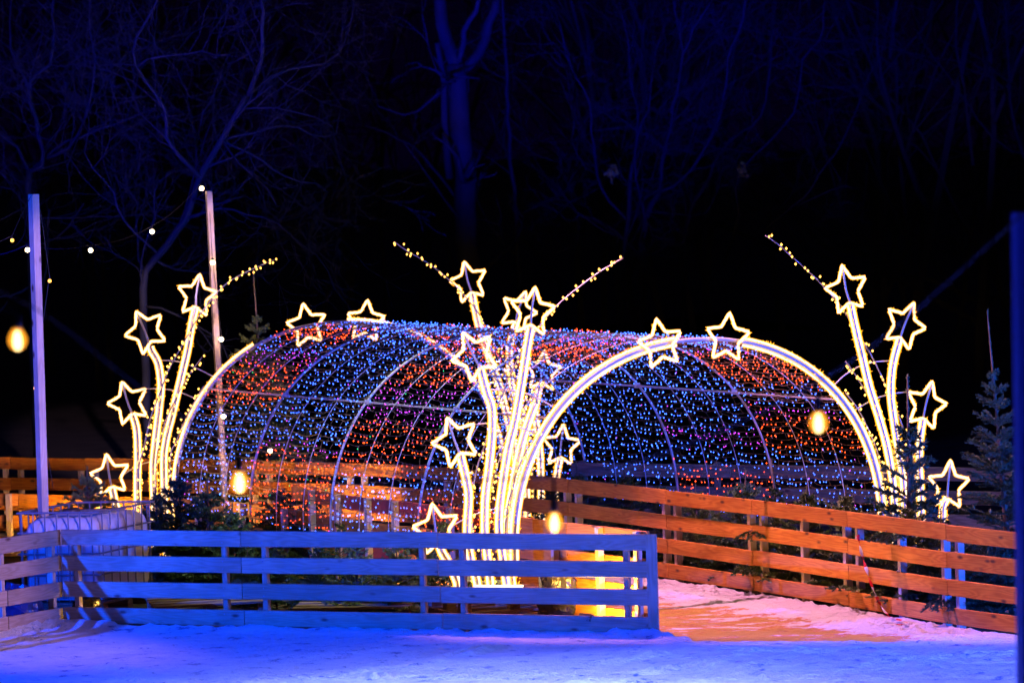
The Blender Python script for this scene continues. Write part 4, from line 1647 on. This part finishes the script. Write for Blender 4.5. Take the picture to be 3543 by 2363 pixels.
def bare_tree(label, Y, limbs, seed, depth=3, twig_every=0.5, twig_len=1.1, ox=0.0, scale=0.508, thick=0.5, group='bare trees standing behind the tunnel', leaves=()):
    global rng
    random.seed(seed)
    rng = np.random.default_rng(seed)
    first = limbs[0]
    base = P3(ox + first[0][0][0] * scale, first[0][0][1] * scale, Y)
    t = thing('bare_tree', label, 'tree', (base[0], Y, 0), group)
    trunk, crown = MB(), MB()
    for li, (pts, r0, r1, isT) in enumerate(limbs):
        P = []
        dy = 0 if isT else random.uniform(-1.2, 1.2)
        for k, (x, y) in enumerate(pts):
            P.append(P3(ox + x * scale, y * scale, Y + dy * k / max(1, len(pts) - 1)))
        if isT:
            g0 = P[0].copy()
            g0[2] = -0.05
            if P[0][2] > 0.3:
                P = [g0] + P
        C = smooth_curve(P, 0.22)
        C = C + rng.normal(0, 0.012, C.shape)
        R_ = np.linspace(r0 * (1.15 if isT else 1), r1, len(C)) * thick
        (trunk if isT else crown).tube(C, R_, 8 if isT else 5)
        L_ = 0
        for i in range(2, len(C)):
            L_ += np.linalg.norm(C[i] - C[i - 1])
            if L_ > twig_every and C[i][2] > 2.2:
                L_ = random.uniform(-0.2, 0.2)
                dd = C[i] - C[i - 1]
                dd = dd / np.linalg.norm(dd)
                nd = dd * 0.6 + rng.normal(0, 0.7, 3) + [0, 0, 0.15]
                grow(crown, C[i], nd, twig_len * random.uniform(0.6, 1.2), max(0.006, R_[i] * 0.4), depth - 1)
    trunk.build('trunk', M['bark'], t, True)
    crown.build('crown', M['bark'], t, True)
    for (x, y) in leaves:
        c = P3(x, y, Y - 1)
        lm = MB()
        for k in range(26):
            q = c + rng.normal(0, 0.05, 3) * np.array([0.7, 1, 1.1])
            a, b = rng.normal(0, 0.03, 3), rng.normal(0, 0.03, 3)
            lm.add([q - a, q + b, q + a, q - b], [(0, 1, 2, 3)])
        lm.build('leaf_cluster', M['leaf'], t)
    return t


bare_tree('spreading bare tree whose limbs fan over the left half of the picture', 47, [
    ([(650, 1330), (720, 1150), (850, 980), (900, 800), (1000, 640), (1120, 430)], 0.11, 0.075, True),
    ([(1120, 430), (1160, 330), (1190, 200), (1180, 0), (1190, -150)], 0.07, 0.035, False),
    ([(1120, 430), (1280, 320), (1500, 270), (1580, 120), (1600, -40)], 0.05, 0.02, False),
    ([(1000, 640), (1250, 570), (1400, 600), (1500, 620), (1540, 480)], 0.045, 0.015, False),
    ([(1000, 640), (1130, 700), (1300, 800), (1480, 870)], 0.04, 0.012, False),
    ([(900, 800), (760, 640), (740, 500), (620, 300), (600, 200), (700, 30), (720, -100)], 0.06, 0.025, False),
    ([(620, 300), (700, 260), (900, 240), (1040, 250)], 0.035, 0.012, False),
    ([(850, 980), (1000, 950), (1230, 1000), (1420, 1150)], 0.04, 0.012, False),
    ([(720, 1150), (560, 1000), (500, 850), (380, 700)], 0.04, 0.012, False),
], 5, depth=4, twig_every=0.2, twig_len=1.25)
bare_tree('bare tree at the far left edge with pale blue-lit twigs', 50, [
    ([(140, 1250), (135, 1000), (130, 780)], 0.12, 0.09, True),
    ([(130, 780), (300, 640), (540, 560), (700, 480)], 0.05, 0.02, False),
    ([(130, 780), (200, 720), (130, 400), (240, 250), (240, 0), (250, -150)], 0.07, 0.03, False),
    ([(130, 780), (60, 650), (-20, 600), (-80, 400)], 0.05, 0.02, False),
    ([(130, 400), (60, 250), (40, 60), (70, -80)], 0.04, 0.02, False),
    ([(200, 720), (330, 650), (420, 400), (420, 200), (400, 80), (420, -60)], 0.05, 0.02, False),
], 6, depth=4, twig_every=0.2, twig_len=1.25)
bare_tree('thick smooth forked trunk rising behind the middle of the tunnel', 55, [
    ([(2130, 1400), (2120, 1200), (2105, 1000), (2095, 750), (2080, 600), (2060, 300)], 0.19, 0.17, True),
    ([(2060, 300), (2010, 160), (1990, 80), (1985, -60)], 0.13, 0.10, False),
    ([(2070, 330), (2150, 260), (2190, 170), (2240, 0), (2260, -90)], 0.09, 0.07, False),
    ([(2060, 300), (2090, 200), (2110, 120), (2150, 50), (2180, -60)], 0.06, 0.04, False),
    ([(2030, 800), (2010, 560), (2000, 350), (1975, 200)], 0.07, 0.05, False),
    ([(2070, 320), (2020, 380), (1960, 440), (1860, 520), (1700, 480)], 0.035, 0.012, False),
    ([(2110, 950), (1900, 700), (1750, 600), (1640, 560)], 0.035, 0.012, False),
    ([(2120, 1050), (1980, 850), (1820, 640)], 0.03, 0.01, False),
], 8, thick=0.9, depth=3, twig_every=1.3, twig_len=1.1)
bare_tree('slender bare tree right of the thick forked trunk', 57, [
    ([(2350, 1350), (2340, 1100), (2330, 900), (2300, 650), (2290, 300), (2270, 0), (2265, -90)], 0.09, 0.04, True),
    ([(2330, 1150), (2200, 1000), (2140, 850)], 0.04, 0.012, False),
], 9, depth=3, twig_every=0.7, twig_len=1.2)
sl_ = MB()
V_, F_ = [], []
for j in range(12):
    for i in range(60):
        yy = 84 + j * 7
        xx = -90 + i * 3.05
        V_.append((xx, yy + 4 * mnoise.noise(Vector((xx * 0.05, 2, 1))), -0.5 + (j / 11) ** 0.8 * 4.5 + 1.6 * mnoise.noise(Vector((xx * 0.11, yy * 0.1, 7)))))
for j in range(11):
    for i in range(59):
        q = j * 60 + i
        F_.append((q, q + 1, q + 61, q + 60))
sl_.add(V_, F_)
tag(sl_.build('hills', M['slope'], smooth=True), 'dark wooded slope rising behind the trees', kind='structure')
random.seed(77)
rng = np.random.default_rng(77)
wl = MB()
for k in range(46):
    yy = random.uniform(64, 82)
    xx = random.uniform(-0.16, 0.16) * yy
    hh = random.uniform(5, 8)
    d0 = np.array([random.uniform(-0.15, 0.15), 0, 1.0])
    grow(wl, np.array([xx, yy, -0.2]), d0, hh, random.uniform(0.06, 0.12), 3, 0.07, 0.03)
    for q in range(2):
        grow(wl, np.array([xx, yy, hh * random.uniform(0.4, 0.8)]), d0 + rng.normal(0, 0.5, 3), hh * 0.6, 0.04, 3, 0.14, 0.04)
tag(wl.build('woodland', M['far_bark']), 'far off mass of bare woodland in the dark', kind='stuff')
R8 = dict(ox=1156.6)
bare_tree('many-stemmed bare tree fanning out behind the near arch', 56, [
    ([(530, 1550), (540, 1200), (560, 1000), (570, 820)], 0.10, 0.07, True),
    ([(620, 1550), (625, 1150), (640, 1000), (700, 870)], 0.13, 0.09, True),
    ([(570, 820), (600, 650), (610, 500), (580, 400), (560, 200), (520, 0)], 0.06, 0.02, False),
    ([(700, 870), (750, 560), (810, 250), (770, 50), (760, -60)], 0.07, 0.035, False),
    ([(640, 1000), (610, 850), (590, 700), (640, 500), (680, 300)], 0.05, 0.02, False),
    ([(810, 250), (880, 100), (960, -30)], 0.04, 0.02, False),
    ([(700, 870), (780, 840), (900, 700), (990, 480), (1020, 250), (1080, 100), (1100, -50)], 0.05, 0.02, False),
    ([(560, 1000), (470, 900), (420, 780), (400, 600), (380, 450), (300, 300), (250, 100)], 0.05, 0.018, False),
    ([(550, 1080), (430, 1000), (330, 960), (240, 830)], 0.035, 0.012, False),
], 10, depth=4, twig_every=0.26, twig_len=1.25, leaves=[(1403, 395), (1704, 390)], **R8)
bare_tree('bare tree leaning right behind the crown of the near arch', 58, [
    ([(810, 1500), (820, 1200), (830, 980), (930, 800)], 0.09, 0.06, True),
    ([(930, 800), (1010, 650), (1150, 540), (1200, 330), (1210, 150)], 0.05, 0.02, False),
    ([(990, 1200), (1070, 960), (1040, 880), (1100, 740), (1240, 600), (1320, 480), (1350, 280), (1430, 180), (1450, 0)], 0.055, 0.02, False),
    ([(1000, 1300), (1200, 1020), (1340, 920), (1450, 760), (1540, 620), (1620, 430), (1700, 250)], 0.05, 0.015, False),
    ([(830, 980), (800, 800), (860, 600), (900, 400), (940, 200)], 0.04, 0.02, False),
    ([(1340, 920), (1500, 850), (1600, 850)], 0.03, 0.01, False),
], 12, depth=4, twig_every=0.4, twig_len=1.2, **R8)
bare_tree('faint bare tree between the forked trunk and the many-stemmed tree', 60, [
    ([(300, 1500), (250, 1280), (60, 1050), (20, 950), (60, 820), (0, 650), (20, 400), (0, 100)], 0.08, 0.025, True),
    ([(250, 1280), (180, 1200), (60, 1100), (-60, 1060)], 0.03, 0.012, False),
], 14, depth=3, twig_every=0.7, twig_len=1.0, **R8)
bare_tree('faint bare tree at the upper right with drooping boughs', 62, [
    ([(2420, 1300), (2390, 900), (2350, 700), (2300, 550), (2280, 300), (2260, 0)], 0.08, 0.04, True),
    ([(2350, 700), (2230, 640), (2100, 480), (1960, 280), (1850, 120)], 0.04, 0.012, False),
    ([(2300, 400), (2200, 300), (2080, 230), (1950, 180)], 0.03, 0.01, False),
], 15, depth=3, twig_every=0.8, twig_len=1.1, **R8)
print('scene built')
